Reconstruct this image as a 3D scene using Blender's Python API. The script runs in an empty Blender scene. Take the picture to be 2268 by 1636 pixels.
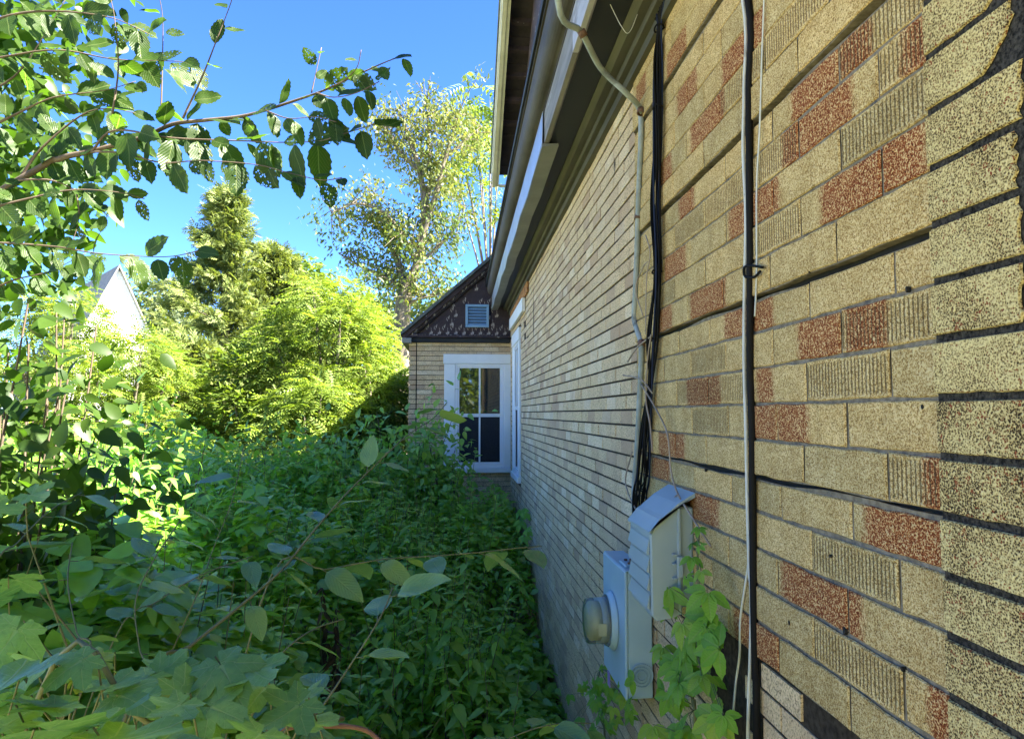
import bpy, bmesh, math, random
import numpy as np
from mathutils import Vector, Matrix, Quaternion

random.seed(11); rng = np.random.default_rng(11)
S = bpy.context.scene
COL = S.collection
R = math.radians

# ------------------------------------------------------------------ camera
H = 2.2            # eye height above the yard
D = 0.75           # eye to the long wall (wall plane is x = 0, house on the +x side)
FPX = 710.0        # focal length in pixels of a 1024 wide picture
YAW, PITCH = R(4.51), math.atan(44.0 / 710.0)
cam_d = bpy.data.cameras.new('camera'); cam = bpy.data.objects.new('camera', cam_d); COL.objects.link(cam)
cam_d.sensor_width = 36.0; cam_d.lens = 36.0 * FPX / 1024.0
cam_d.clip_start = 0.02; cam_d.clip_end = 2000
CAM = Vector((-D, 0, H))
cam.location = CAM
cam.rotation_euler = (math.pi / 2 + PITCH, 0, -YAW)
S.camera = cam

# ------------------------------------------------------------------ sky and sun
SUN_EL, SUN_AZ = R(47), R(107)          # azimuth clockwise from +y
w = bpy.data.worlds.new('World'); S.world = w; w.use_nodes = True
wn = w.node_tree.nodes; wl = w.node_tree.links
sky = wn.new('ShaderNodeTexSky'); sky.sky_type = 'NISHITA'; sky.sun_disc = False
sky.sun_elevation = SUN_EL; sky.sun_rotation = SUN_AZ
sky.air_density = 0.64; sky.dust_density = 0.0; sky.ozone_density = 4.5; sky.altitude = 3200
hs = wn.new('ShaderNodeHueSaturation'); hs.inputs['Hue'].default_value = 0.508; hs.inputs['Saturation'].default_value = 1.16; hs.inputs['Value'].default_value = 1.0
wl.new(sky.outputs[0], hs.inputs['Color']); wl.new(hs.outputs[0], wn['Background'].inputs[0])
wn['Background'].inputs[1].default_value = 0.086
sun_d = bpy.data.lights.new('sun', 'SUN'); sun_d.energy = 5.0; sun_d.angle = R(0.55); sun_d.color = (1.0, 0.93, 0.80)
sun = bpy.data.objects.new('sun', sun_d); COL.objects.link(sun); sun.location = (20, -8, 20)
SDIR = Vector((math.sin(SUN_AZ) * math.cos(SUN_EL), math.cos(SUN_AZ) * math.cos(SUN_EL), math.sin(SUN_EL)))
sun.rotation_euler = SDIR.to_track_quat('Z', 'Y').to_euler()
vs = S.view_settings; vs.view_transform = 'Standard'; vs.look = 'None'; vs.gamma = 1.0; vs.exposure = 3.22
try: vs.use_curve_mapping = False
except Exception: pass

# ------------------------------------------------------------------ helpers
_f = Vector((math.sin(YAW) * math.cos(PITCH), math.cos(YAW) * math.cos(PITCH), math.sin(PITCH)))
_r = Vector((math.cos(YAW), -math.sin(YAW), 0)); _u = _r.cross(_f)
K = 1024.0 / 2268.0
def ray(px, py):
    return _f + _r * ((px * K - 512) / FPX) + _u * ((369 - py * K) / FPX)
def on_x(px, py, x=0.0):
    d = ray(px, py); return CAM + d * ((x - CAM.x) / d.x)
def on_y(px, py, y):
    d = ray(px, py); return CAM + d * (y / d.y)

def link(o, parent=None):
    COL.objects.link(o)
    if parent is not None: o.parent = parent
    return o
def tag(o, label=None, cat=None, group=None, kind=None):
    if label: o['label'] = label
    if cat: o['category'] = cat
    if group: o['group'] = group
    if kind: o['kind'] = kind
    return o
def empty(name, loc=(0, 0, 0), label=None, cat=None, group=None):
    o = bpy.data.objects.new(name, None); o.empty_display_size = .1; o.location = loc
    return tag(link(o), label, cat, group)

class MB:
    def __init__(s): s.v = []; s.f = []; s.sm = []
    def add(s, vs_, fs, smooth=False):
        b = len(s.v); s.v += [tuple(p) for p in vs_]
        for f in fs: s.f.append(tuple(b + i for i in f)); s.sm.append(smooth)
        return s
    def box(s, a, b, c=0.0):
        (x0, y0, z0), (x1, y1, z1) = a, b
        x0, x1 = min(x0, x1), max(x0, x1); y0, y1 = min(y0, y1), max(y0, y1); z0, z1 = min(z0, z1), max(z0, z1)
        if c <= 0:
            vv = [(x0,y0,z0),(x1,y0,z0),(x1,y1,z0),(x0,y1,z0),(x0,y0,z1),(x1,y0,z1),(x1,y1,z1),(x0,y1,z1)]
            return s.add(vv, [(0,3,2,1),(4,5,6,7),(0,1,5,4),(1,2,6,5),(2,3,7,6),(3,0,4,7)])
        c = min(c, (x1-x0)*.45, (y1-y0)*.45, (z1-z0)*.45)
        bm = bmesh.new(); bmesh.ops.create_cube(bm, size=1.0)
        for v in bm.verts: v.co = ((x0+x1)/2 + v.co.x*(x1-x0), (y0+y1)/2 + v.co.y*(y1-y0), (z0+z1)/2 + v.co.z*(z1-z0))
        bmesh.ops.bevel(bm, geom=bm.edges[:], offset=c, segments=1, affect='EDGES', profile=.5)
        bm.verts.index_update()
        s.add([v.co[:] for v in bm.verts], [[v.index for v in f.verts] for f in bm.faces]); bm.free(); return s
    def tube(s, pts, r, n=8, caps=True, smooth=True):
        pts = [Vector(p) for p in pts]; m = len(pts)
        rad = r if isinstance(r, (list, tuple)) else [r] * m
        prev = None; base = len(s.v); up = Vector((0.13, 0.31, 1)).normalized()
        for i, p in enumerate(pts):
            t = (pts[min(i+1, m-1)] - pts[max(i-1, 0)]).normalized()
            if prev is None:
                a = t.cross(up)
                if a.length < 1e-3: a = t.cross(Vector((1, 0, 0)))
                a.normalize()
            else:
                a = (prev - t * prev.dot(t)).normalized()
            prev = a; b = t.cross(a)
            for k in range(n):
                q = 2 * math.pi * k / n
                s.v.append(tuple(p + (a * math.cos(q) + b * math.sin(q)) * rad[i]))
        for i in range(m - 1):
            for k in range(n):
                k2 = (k + 1) % n
                s.f.append((base+i*n+k, base+i*n+k2, base+(i+1)*n+k2, base+(i+1)*n+k)); s.sm.append(smooth)
        if caps:
            s.f.append(tuple(base + k for k in reversed(range(n)))); s.sm.append(False)
            s.f.append(tuple(base + (m-1)*n + k for k in range(n))); s.sm.append(False)
        return s
    def extrude(s, prof, fn, ys, close=True, smooth=False):
        """profile of 2-D points swept over stations ys; fn(u, v, y) -> xyz"""
        base = len(s.v); n = len(prof)
        for y in ys:
            for (u, v) in prof: s.v.append(tuple(fn(u, v, y)))
        for i in range(len(ys) - 1):
            for k in range(n if close else n - 1):
                k2 = (k + 1) % n
                s.f.append((base+i*n+k, base+i*n+k2, base+(i+1)*n+k2, base+(i+1)*n+k)); s.sm.append(smooth)
        if close:
            s.f.append(tuple(base + k for k in reversed(range(n)))); s.sm.append(False)
            s.f.append(tuple(base + (len(ys)-1)*n + k for k in range(n))); s.sm.append(False)
        return s
    def lathe(s, prof, org, axis, n=24):
        """prof: (radius, distance along axis)"""
        org = Vector(org); ax = Vector(axis).normalized(); a = ax.orthogonal().normalized(); b = ax.cross(a)
        base = len(s.v)
        for (r_, d_) in prof:
            for k in range(n):
                q = 2*math.pi*k/n; s.v.append(tuple(org + ax*d_ + (a*math.cos(q)+b*math.sin(q))*max(r_, 1e-4)))
        for i in range(len(prof)-1):
            for k in range(n):
                k2 = (k+1) % n
                s.f.append((base+i*n+k, base+i*n+k2, base+(i+1)*n+k2, base+(i+1)*n+k)); s.sm.append(True)
        return s
    def mesh(s, name, fix=True):
        me = bpy.data.meshes.new(name); me.from_pydata(s.v, [], s.f)
        me.polygons.foreach_set('use_smooth', s.sm)
        if fix:
            bm = bmesh.new(); bm.from_mesh(me); bmesh.ops.recalc_face_normals(bm, faces=bm.faces[:]); bm.to_mesh(me); bm.free()
        me.update(); return me
    def build(s, name, mat, parent=None, fix=True):
        me = s.mesh(name, fix); me.materials.append(mat)
        return link(bpy.data.objects.new(name, me), parent)

def inst(name, me, parent=None, loc=(0, 0, 0), rot=None, scale=None):
    o = bpy.data.objects.new(name, me); o.location = loc
    if rot is not None:
        o.rotation_mode = 'QUATERNION'; o.rotation_quaternion = rot
    if scale is not None: o.scale = scale if hasattr(scale, '__len__') else (scale,)*3
    return link(o, parent)

def catmull(pts, n=6):
    pts = [Vector(p) for p in pts]; out = []
    P = [pts[0]*2-pts[1]] + pts + [pts[-1]*2-pts[-2]]
    for i in range(1, len(P)-2):
        for k in range(n):
            t = k/n; a, b, c, d = P[i-1], P[i], P[i+1], P[i+2]
            out.append(0.5*((2*b)+(c-a)*t+(2*a-5*b+4*c-d)*t*t+(3*b-a-3*c+d)*t*t*t))
    out.append(pts[-1]); return out

# ------------------------------------------------------------------ materials
class NT:
    def __init__(s, name):
        s.m = bpy.data.materials.new(name); s.m.use_nodes = True; s.t = s.m.node_tree; s.n = s.t.nodes; s.l = s.t.links
        s.bsdf = s.n['Principled BSDF']; s.out = s.n['Material Output']
    def new(s, t, **kw):
        nd = s.n.new('ShaderNode' + t)
        for k, v in kw.items():
            if k in nd.bl_rna.properties: setattr(nd, k, v)
            else: s.set(nd.inputs[k], v)
        return nd
    def set(s, sock, v):
        if isinstance(v, bpy.types.NodeSocket): s.l.new(v, sock)
        elif isinstance(v, bpy.types.Node): s.l.new(v.outputs[0], sock)
        else:
            if hasattr(sock.default_value, '__len__') and hasattr(v, '__len__') and len(v) == 3 and len(sock.default_value) == 4: v = (*v, 1)
            sock.default_value = v
    def math(s, op, a, b=0.0, c=None, clamp=False):
        nd = s.n.new('ShaderNodeMath'); nd.operation = op; nd.use_clamp = clamp
        s.set(nd.inputs[0], a); s.set(nd.inputs[1], b)
        if c is not None: s.set(nd.inputs[2], c)
        return nd.outputs[0]
    def mix(s, f, a, b, mode='MIX'):
        nd = s.n.new('ShaderNodeMix'); nd.data_type = 'RGBA'; nd.blend_type = mode
        s.set(nd.inputs[0], f); s.set(nd.inputs[6], a); s.set(nd.inputs[7], b); return nd.outputs[2]
    def ramp(s, f, stops):
        nd = s.n.new('ShaderNodeValToRGB'); s.set(nd.inputs[0], f)
        e = nd.color_ramp.elements
        while len(e) < len(stops): e.new(.5)
        for i, (p, c) in enumerate(stops):
            e[i].position = p; e[i].color = (c, c, c, 1) if not hasattr(c, '__len__') else (*c[:3], 1)
        return nd.outputs[0]
    def smooth(s, v, lo, hi):
        nd = s.n.new('ShaderNodeMapRange'); nd.interpolation_type = 'SMOOTHSTEP'
        s.set(nd.inputs[0], v); s.set(nd.inputs[1], lo); s.set(nd.inputs[2], hi); return nd.outputs[0]
    def coord(s, which='Object'):
        return s.new('TexCoord').outputs[which]
    def noise(s, vec, scale, detail=2.0, rough=.5, out=0):
        nd = s.new('TexNoise'); s.set(nd.inputs['Vector'], vec); nd.inputs['Scale'].default_value = scale
        nd.inputs['Detail'].default_value = detail; nd.inputs['Roughness'].default_value = rough; return nd.outputs[out]
    def bump(s, h, strength=.3, dist=.005, chain=None):
        nd = s.new('Bump'); nd.inputs['Strength'].default_value = strength; nd.inputs['Distance'].default_value = dist
        s.set(nd.inputs['Height'], h)
        if chain is not None: s.l.new(chain, nd.inputs['Normal'])
        return nd.outputs[0]
    def fin(s, color=None, rough=None, normal=None, **kw):
        if color is not None: s.set(s.bsdf.inputs['Base Color'], color)
        if rough is not None: s.set(s.bsdf.inputs['Roughness'], rough)
        if normal is not None: s.l.new(normal, s.bsdf.inputs['Normal'])
        for k, v in kw.items(): s.set(s.bsdf.inputs[k], v)
        return s.m

def mat_worn(name, a, b, scale=6, rough=.6, bump=.2, bscale=40, stretch=(1, 1, 1), spec=.4, dirt=None, dscale=3, dlo=.55, dhi=.7, metallic=0.0):
    t = NT(name); c = t.coord('Object')
    mp = t.new('Mapping'); t.l.new(c, mp.inputs[0]); mp.inputs['Scale'].default_value = stretch
    n1 = t.noise(mp.outputs[0], scale, 5, .6)
    col = t.mix(t.smooth(n1, .3, .7), a, b)
    if dirt:
        n2 = t.noise(mp.outputs[0], dscale, 6, .65)
        col = t.mix(t.smooth(n2, dlo, dhi), col, dirt)
    nb = t.noise(mp.outputs[0], bscale, 3, .6)
    return t.fin(col, rough, t.bump(nb, bump, .003), **{'Specular IOR Level': spec, 'Metallic': metallic})

M = {}
# --- asphalt brick siding, near sheet: tan granules, rusty patches and combed (ribbed) bricks
def mat_near_brick():
    t = NT('tan_granule_brick'); c = t.coord('Object'); oi = t.new('ObjectInfo')
    off = t.new('VectorMath', operation='MULTIPLY_ADD'); t.l.new(c, off.inputs[0]); off.inputs[1].default_value = (1, 1, 1)
    cv = t.new('CombineXYZ'); t.l.new(t.math('MULTIPLY', oi.outputs['Random'], 17.0), cv.inputs[1]); t.l.new(cv.outputs[0], off.inputs[2])
    p = off.outputs[0]
    g = t.noise(p, 210, 3, .75); g2 = t.noise(p, 420, 2, .6); blot = t.noise(p, 14, 4, .6)
    vor = t.new('TexVoronoi'); t.l.new(p, vor.inputs['Vector']); vor.inputs['Scale'].default_value = 330
    gm = t.math('ADD', t.math('MULTIPLY', g, .65), t.math('MULTIPLY', vor.outputs['Distance'], .42))
    base = t.ramp(gm, [(.33, (.12, .064, .024)), (.43, (.39, .25, .092)), (.53, (.61, .43, .178)), (.64, (.80, .64, .34))])
    wpos = t.new('NewGeometry').outputs['Position']; stn = t.smooth(t.noise(wpos, 3.2, 5, .65), .48, .72); stm = t.new('Mapping'); t.l.new(wpos, stm.inputs[0]); stm.inputs['Scale'].default_value = (1, 9, .8)
    drip = t.smooth(t.noise(stm.outputs[0], 2.2, 4, .6), .54, .72)
    tint = t.mix(t.smooth(blot, .30, .72), (1, 1, 1), (.80, .76, .68)); tint = t.mix(t.math('MULTIPLY', t.math('MAXIMUM', stn, drip), .35), tint, (.52, .50, .46)); base = t.mix(.95, base, tint, 'MULTIPLY')
    hue = t.mix(oi.outputs['Random'], (1.04, .98, .90), (.82, .82, .80)); base = t.mix(1.0, base, hue, 'MULTIPLY')
    red = t.ramp(gm, [(.34, (.05, .012, .005)), (.46, (.20, .050, .014)), (.55, (.30, .085, .025)), (.63, (.60, .36, .15))])
    sx = t.new('SeparateXYZ'); t.l.new(c, sx.inputs[0]); y = sx.outputs[1]; z = sx.outputs[2]
    def prop(nm):
        a = t.new('Attribute'); a.attribute_type = 'OBJECT'; a.attribute_name = nm; return a.outputs['Fac']
    jit = t.math('MULTIPLY', t.math('SUBTRACT', t.noise(p, 60, 3, .7), .5), .05)
    yj = t.math('ADD', y, jit)
    inside = t.math('MULTIPLY', t.smooth(t.math('SUBTRACT', yj, prop('red_from')), -.016, .016), t.smooth(t.math('SUBTRACT', prop('red_to'), yj), -.016, .016))
    spread = t.math('MULTIPLY', inside, t.smooth(gm, .80, .58))
    col = t.mix(spread, base, red)
    wv = t.new('TexWave'); wv.wave_type = 'BANDS'; wv.bands_direction = 'Y'; wv.inputs['Scale'].default_value = 27; wv.inputs['Distortion'].default_value = 1.6
    wv.inputs['Detail'].default_value = 2; wv.inputs['Detail Scale'].default_value = 14; t.l.new(p, wv.inputs['Vector'])
    margin = t.smooth(t.math('ABSOLUTE', z), .036, .030)
    groove = t.math('MULTIPLY', t.math('MULTIPLY', t.smooth(wv.outputs['Fac'], .36, .10), margin), prop('ribbed'))
    col = t.mix(t.math('MULTIPLY', groove, .72), col, (.07, .048, .022))
    hgt = t.math('SUBTRACT', t.math('ADD', gm, t.math('MULTIPLY', g2, .3)), t.math('MULTIPLY', groove, 1.2))
    return t.fin(col, .92, t.bump(hgt, .85, .0035), **{'Specular IOR Level': .15})
M['near'] = mat_near_brick()
def mat_corner_brick():
    t = NT('pale_speckled_corner_brick'); c = t.coord('Object'); oi = t.new('ObjectInfo')
    off = t.new('VectorMath', operation='ADD'); t.l.new(c, off.inputs[0]); cv = t.new('CombineXYZ')
    t.l.new(t.math('MULTIPLY', oi.outputs['Random'], 31.0), cv.inputs[1]); t.l.new(cv.outputs[0], off.inputs[1]); p = off.outputs[0]
    g = t.noise(p, 230, 4, .8); blot = t.noise(p, 11, 3, .6); rb = t.noise(p, 95, 2, .5)
    vor = t.new('TexVoronoi'); t.l.new(p, vor.inputs['Vector']); vor.inputs['Scale'].default_value = 320
    gm = t.math('ADD', t.math('MULTIPLY', g, .62), t.math('MULTIPLY', vor.outputs['Distance'], .42))
    gm = t.math('ADD', gm, t.math('MULTIPLY', t.math('SUBTRACT', blot, .5), .30))
    gm = t.math('ADD', gm, t.math('MULTIPLY', t.math('SUBTRACT', oi.outputs['Random'], .5), .075))
    col = t.ramp(gm, [(.37, (.022, .015, .008)), (.455, (.17, .11, .045)), (.53, (.48, .355, .145)), (.70, (.74, .60, .28))])
    col = t.mix(t.math('MULTIPLY', t.smooth(rb, .58, .66), t.smooth(gm, .56, .42)), col, (.24, .055, .022))
    return t.fin(col, .95, t.bump(gm, .9, .004), **{'Specular IOR Level': .12})
M['corner'] = mat_corner_brick()
def mat_far_brick():
    t = NT('bleached_beige_brick'); c = t.coord('Object'); ge = t.new('NewGeometry'); oi = t.new('ObjectInfo')
    wp = ge.outputs['Position']; rnd = t.math('FRACT', t.math('ADD', ge.outputs['Random Per Island'], oi.outputs['Random']))
    g = t.noise(wp, 150, 3, .75); big = t.noise(wp, 1.3, 3, .6); pk = t.noise(wp, 9, 3, .6)
    col = t.ramp(g, [(.30, (.14, .09, .045)), (.42, (.47, .335, .18)), (.55, (.76, .565, .325)), (.72, (.88, .69, .43))])
    col = t.mix(t.smooth(rnd, .62, .98), col, (.48, .33, .205), 'MIX')
    r2 = t.math('FRACT', t.math('MULTIPLY', rnd, 7.31))
    col = t.mix(t.math('MULTIPLY', t.smooth(r2, .80, 1.0), .5), col, (.50, .33, .19))
    r3 = t.math('FRACT', t.math('MULTIPLY', rnd, 13.7))
    col = t.mix(t.math('MULTIPLY', t.smooth(r3, .65, 1.0), .45), col, (.86, .73, .52))
    col = t.mix(t.math('MULTIPLY', t.smooth(pk, .45, .75), .45), col, (.38, .26, .16))
    col = t.mix(t.math('MULTIPLY', t.smooth(g, .46, .34), .75), col, (.10, .07, .045))
    col = t.mix(t.math('MULTIPLY', t.smooth(big, .4, .75), .30), col, (.55, .42, .28))
    return t.fin(col, .93, t.bump(g, .6, .003), **{'Specular IOR Level': .15})
M['far'] = mat_far_brick()
M['mortar'] = mat_worn('grey_granule_mortar', (.15, .122, .088), (.27, .228, .168), 60, .95, .6, 260, spec=.1, dirt=(.08, .08, .08), dscale=25)
M['mortar_dark'] = mat_worn('black_speckled_mortar', (.006, .006, .006), (.07, .062, .052), 190, .95, .6, 260, spec=.1)
M['tar'] = mat_worn('black_tar_paper', (.006, .006, .006), (.018, .017, .016), 20, .85, .4, 60)
M['joint'] = mat_worn('dark_printed_joint', (.022, .017, .013), (.06, .048, .036), 60, .9, .4, 200, spec=.1)
M['white'] = mat_worn('white_window_paint', (.74, .76, .76), (.82, .83, .82), 3, .45, .08, 60, dirt=(.55, .56, .54), dscale=5, dlo=.62, dhi=.8)
M['pvc'] = mat_worn('white_vinyl', (.80, .81, .82), (.84, .85, .85), 4, .3, .03, 60)
M['soffit'] = mat_worn('dark_charcoal_soffit', (.010, .011, .012), (.020, .021, .022), 3, .6, .1, 30, stretch=(1, .2, 1))
M['purple'] = mat_worn('dark_purple_brown_paint', (.030, .019, .021), (.055, .036, .039), 8, .7, .3, 50, dirt=(.33, .29, .27), dscale=11, dlo=.63, dhi=.68)
M['peel'] = mat_worn('peeling_purple_paint', (.034, .022, .025), (.06, .04, .044), 8, .8, .4, 60, stretch=(3, 3, .8), dirt=(.42, .36, .31), dscale=14, dlo=.55, dhi=.60)
M['brownboard'] = mat_worn('dark_brown_boards', (.022, .016, .018), (.045, .032, .034), 5, .75, .2, 40)
M['cream'] = mat_worn('weathered_cream_fascia', (.50, .48, .36), (.62, .60, .47), 4, .6, .15, 40, stretch=(1, .5, 2), dirt=(.36, .33, .24), dscale=3, dlo=.55, dhi=.75)
M['crown'] = mat_worn('weathered_grey_moulding', (.042, .035, .028), (.085, .072, .058), 5, .7, .3, 40, stretch=(2, .4, 2), dirt=(.07, .06, .055), dscale=4)
M['fasciaw'] = mat_worn('chalky_lavender_grey_board', (.38, .36, .37), (.48, .46, .47), 3, .6, .2, 30, stretch=(1, .4, 2), dirt=(.22, .20, .19), dscale=2.4, dlo=.58, dhi=.66)
M['weathered'] = mat_worn('bare_weathered_board', (.17, .155, .14), (.28, .26, .24), 6, .8, .4, 40, stretch=(1, .3, 3), dirt=(.40, .39, .38), dscale=5, dlo=.6, dhi=.7)
M['alu'] = mat_worn('dented_aluminium_flashing', (.40, .42, .43), (.50, .52, .53), 3, .38, .35, 5, metallic=.6, spec=.5)
M['alu_dull'] = mat_worn('dull_grey_trim_coil', (.17, .17, .15), (.23, .23, .20), 4, .5, .25, 6)
M['mould'] = mat_worn('olive_grey_moulding', (.06, .056, .040), (.10, .094, .068), 5, .7, .2, 40, stretch=(1, .3, 1))
M['roof'] = mat_worn('grey_green_roof_shingle', (.07, .085, .08), (.14, .16, .15), 14, .9, .6, 90)
M['rot'] = mat_worn('rotten_orange_wood', (.30, .12, .035), (.52, .26, .09), 30, .9, .6, 80, dirt=(.10, .05, .03), dscale=22, dlo=.5, dhi=.6)
M['vent'] = mat_worn('blue_grey_vent_paint', (.17, .30, .43), (.22, .36, .49), 4, .5, .05, 40)
M['ventdark'] = mat_worn('dark_vent_throat', (.01, .014, .02), (.02, .025, .03), 4, .9)
M['boxgrey'] = mat_worn('pale_grey_enamel_steel', (.33, .47, .55), (.39, .54, .62), 3, .38, .05, 50, dirt=(.36, .38, .37), dscale=6, dlo=.62, dhi=.85)
M['nidgrey'] = mat_worn('aged_grey_plastic', (.29, .36, .385), (.345, .42, .44), 3, .45, .06, 60, dirt=(.33, .34, .32), dscale=7, dlo=.6, dhi=.85)
M['cableblk'] = mat_worn('black_cable_jacket', (.006, .006, .006), (.014, .013, .013), 8, .75, .1, 60, stretch=(1, 1, .1), spec=.12)
M['cablenavy'] = mat_worn('navy_cable_jacket', (.012, .018, .045), (.02, .03, .065), 8, .6, .1, 60, spec=.15)
M['cablegrey'] = mat_worn('grey_braided_service_cable', (.24, .27, .25), (.36, .39, .37), 12, .7, .4, 160, dirt=(.14, .15, .13), dscale=9)
M['cablewhite'] = mat_worn('grubby_white_cable', (.50, .50, .46), (.62, .62, .58), 10, .5, .1, 60, dirt=(.28, .26, .22), dscale=14)
M['clamp'] = mat_worn('rusty_clamp', (.10, .05, .03), (.20, .11, .07), 30, .7)
def mat_glass(name, col, rough=.03):
    t = NT(name); return t.fin(col, rough, **{'Specular IOR Level': .5, 'IOR': 1.95})
M['pane'] = mat_glass('dark_window_glass', (.012, .016, .018), .02)
M['screen'] = mat_worn('black_insect_screen', (.012, .012, .014), (.022, .022, .026), 60, .75, .2, 300)
def mat_meterglass():
    t = NT('clouded_meter_glass')
    c = t.coord('Object'); n1 = t.noise(c, 18, 3)
    col = t.mix(n1, (.86, .88, .74), (.93, .94, .86))
    return t.fin(col, .06, **{'Transmission Weight': .92, 'IOR': 1.25})
M['mglass'] = mat_meterglass()
M['meterface'] = mat_worn('yellowed_meter_register', (.30, .32, .20), (.42, .43, .28), 9, .5)
M['bark'] = mat_worn('grey_brown_bark', (.10, .085, .062), (.21, .18, .135), 9, .95, .8, 30, stretch=(2.5, 2.5, .5))
M['barkpale'] = mat_worn('pale_tree_bark', (.22, .19, .15), (.34, .30, .24), 7, .95, .8, 24, stretch=(2, 2, .5))
M['twig'] = mat_worn('thin_brown_twig', (.09, .065, .045), (.16, .12, .085), 12, .85)
M['stem'] = mat_worn('green_brown_stem', (.12, .13, .05), (.20, .20, .09), 12, .7)
M['deadvine'] = mat_worn('dry_vine', (.26, .20, .15), (.38, .31, .25), 12, .85)
M['whitewall'] = mat_worn('white_clapboard_paint', (.78, .79, .80), (.84, .85, .86), 2, .6, .05)
M['greyroof'] = mat_worn('grey_asphalt_roof', (.16, .16, .155), (.24, .24, .23), 5, .9)

def mat_leaf(name, a, b, c3=None, trans=.45, rough=.5, veins=0.0, island=True, backlit=(1.25, 1.35, .55), holes=0.0, spec=.35, yellow=0.0, patch=None):
    t = NT(name); oi = t.new('ObjectInfo'); ge = t.new('NewGeometry')
    rnd = t.math('FRACT', t.math('ADD', t.math('MULTIPLY', oi.outputs['Random'], 3.7), ge.outputs['Random Per Island'])) if island else oi.outputs['Random']
    col = t.mix(rnd, a, b)
    if c3: col = t.mix(t.smooth(t.math('FRACT', t.math('MULTIPLY', rnd, 5.3)), .72, .95), col, c3)
    if yellow: col = t.mix(t.math('GREATER_THAN', t.math('FRACT', t.math('MULTIPLY', rnd, 23.7)), 1 - yellow), col, (.34, .27, .03))
    if patch: col = t.mix(t.math('MULTIPLY', t.smooth(t.noise(ge.outputs['Position'], patch[1], 3, .6), .46, .60), .75), col, t.mix(rnd, patch[0], tuple(c*1.5 for c in patch[0])))
    blot = t.noise(t.coord('Object'), 35, 3, .6); col = t.mix(t.math('MULTIPLY', t.smooth(blot, .4, .8), .35), col, t.mix(.5, col, (.02, .03, .005)))
    nrm = None
    if veins:
        uv = t.new('UVMap').outputs[0]; sx = t.new('SeparateXYZ'); t.l.new(uv, sx.inputs[0])
        au = t.math('ABSOLUTE', sx.outputs[0])
        ph = t.math('ADD', t.math('MULTIPLY', sx.outputs[1], 62.0), t.math('MULTIPLY', au, -52.0))
        lat = t.math('SINE', ph)
        mid = t.smooth(au, .035, .008)
        v = t.math('MAXIMUM', mid, t.math('MULTIPLY', t.smooth(lat, .90, 1.0), .55))
        col = t.mix(t.math('MULTIPLY', v, veins), col, (.30, .36, .14))
        nrm = t.bump(t.math('SUBTRACT', t.math('MULTIPLY', lat, .4), v), .5, .0012)
    lum = t.mix(1.0, col, (*backlit,), 'MULTIPLY')
    p = t.fin(col, rough, nrm, **{'Specular IOR Level': spec})
    tr = t.new('BsdfTranslucent'); t.l.new(lum, tr.inputs[0])
    mx = t.new('MixShader'); mx.inputs[0].default_value = trans
    t.l.new(t.bsdf.outputs[0], mx.inputs[1]); t.l.new(tr.outputs[0], mx.inputs[2]); res = mx.outputs[0]
    if holes:
        vo = t.new('TexVoronoi'); vo.inputs['Scale'].default_value = 11; t.l.new(t.coord('Object'), vo.inputs['Vector'])
        hn = t.noise(t.coord('Object'), 4.2, 2)
        hole = t.math('MULTIPLY', t.math('LESS_THAN', vo.outputs['Distance'], .30), t.math('GREATER_THAN', hn, 1 - holes))
        tp = t.new('BsdfTransparent'); m2 = t.new('MixShader'); t.l.new(hole, m2.inputs[0]); t.l.new(res, m2.inputs[1]); t.l.new(tp.outputs[0], m2.inputs[2]); res = m2.outputs[0]
    t.l.new(res, t.out.inputs['Surface']); return p
# ------------------------------------------------------------------ ground
def ground():
    mb = MB(); n = 44
    ext = [-260, -120, -60, -30] + [x for x in np.linspace(-18, 18, n)] + [30, 60, 120, 260]
    eyt = [-260, -120, -60, -30] + [y for y in np.linspace(-14, 36, n)] + [60, 90, 150, 260]
    for y in eyt:
        for x in ext: mb.v.append((x, y, .05*math.sin(x*1.3)*math.cos(y*.9) + (-.02)))
    k = len(ext)
    for j in range(len(eyt)-1):
        for i in range(k-1): mb.f.append((j*k+i, j*k+i+1, (j+1)*k+i+1, (j+1)*k+i)); mb.sm.append(True)
    t = NT('weedy_lawn'); c = t.coord('Object')
    n1 = t.noise(c, 1.2, 5, .65); n2 = t.noise(c, 30, 3, .7)
    col = t.mix(t.smooth(n1, .35, .65), (.30, .31, .14), (.44, .41, .22)); col = t.mix(t.math('MULTIPLY', t.smooth(n2, .4, .7), .35), col, (.20, .20, .08))
    col = t.mix(t.smooth(t.noise(c, .7, 3), .62, .72), col, (.40, .33, .21))
    return tag(mb.build('ground', t.fin(col, .95, t.bump(n2, .8, .03))), kind='structure')
ground()

# ------------------------------------------------------------------ the house
house = empty('house', (0, 4, 0), 'old house clad in tan brick-pattern asphalt siding with dark eaves and a small gabled wing', 'house')
house.location = (0, 0, 0)
Z0 = H + .024; HN = .088; LN = .292            # near siding: reference joint, course height, brick length
YJ = 1.152; YB = 2.86; YC = 1.027              # a vertical joint, far edge of the near sheets, edge of the corner strip
KLO, KHI = -7, 16
YW = 9.7                                       # front face of the wing
ZTOP = H + 1.40                                # top of the siding
HF, LF = .0655, .203

wall = MB().box((.012, -1.2, 0), (.25, YW, ZTOP + .1)).build('wall', M['tar'], house)  # stretch past the corner strip is added, out of view, to shade the foreground

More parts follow.
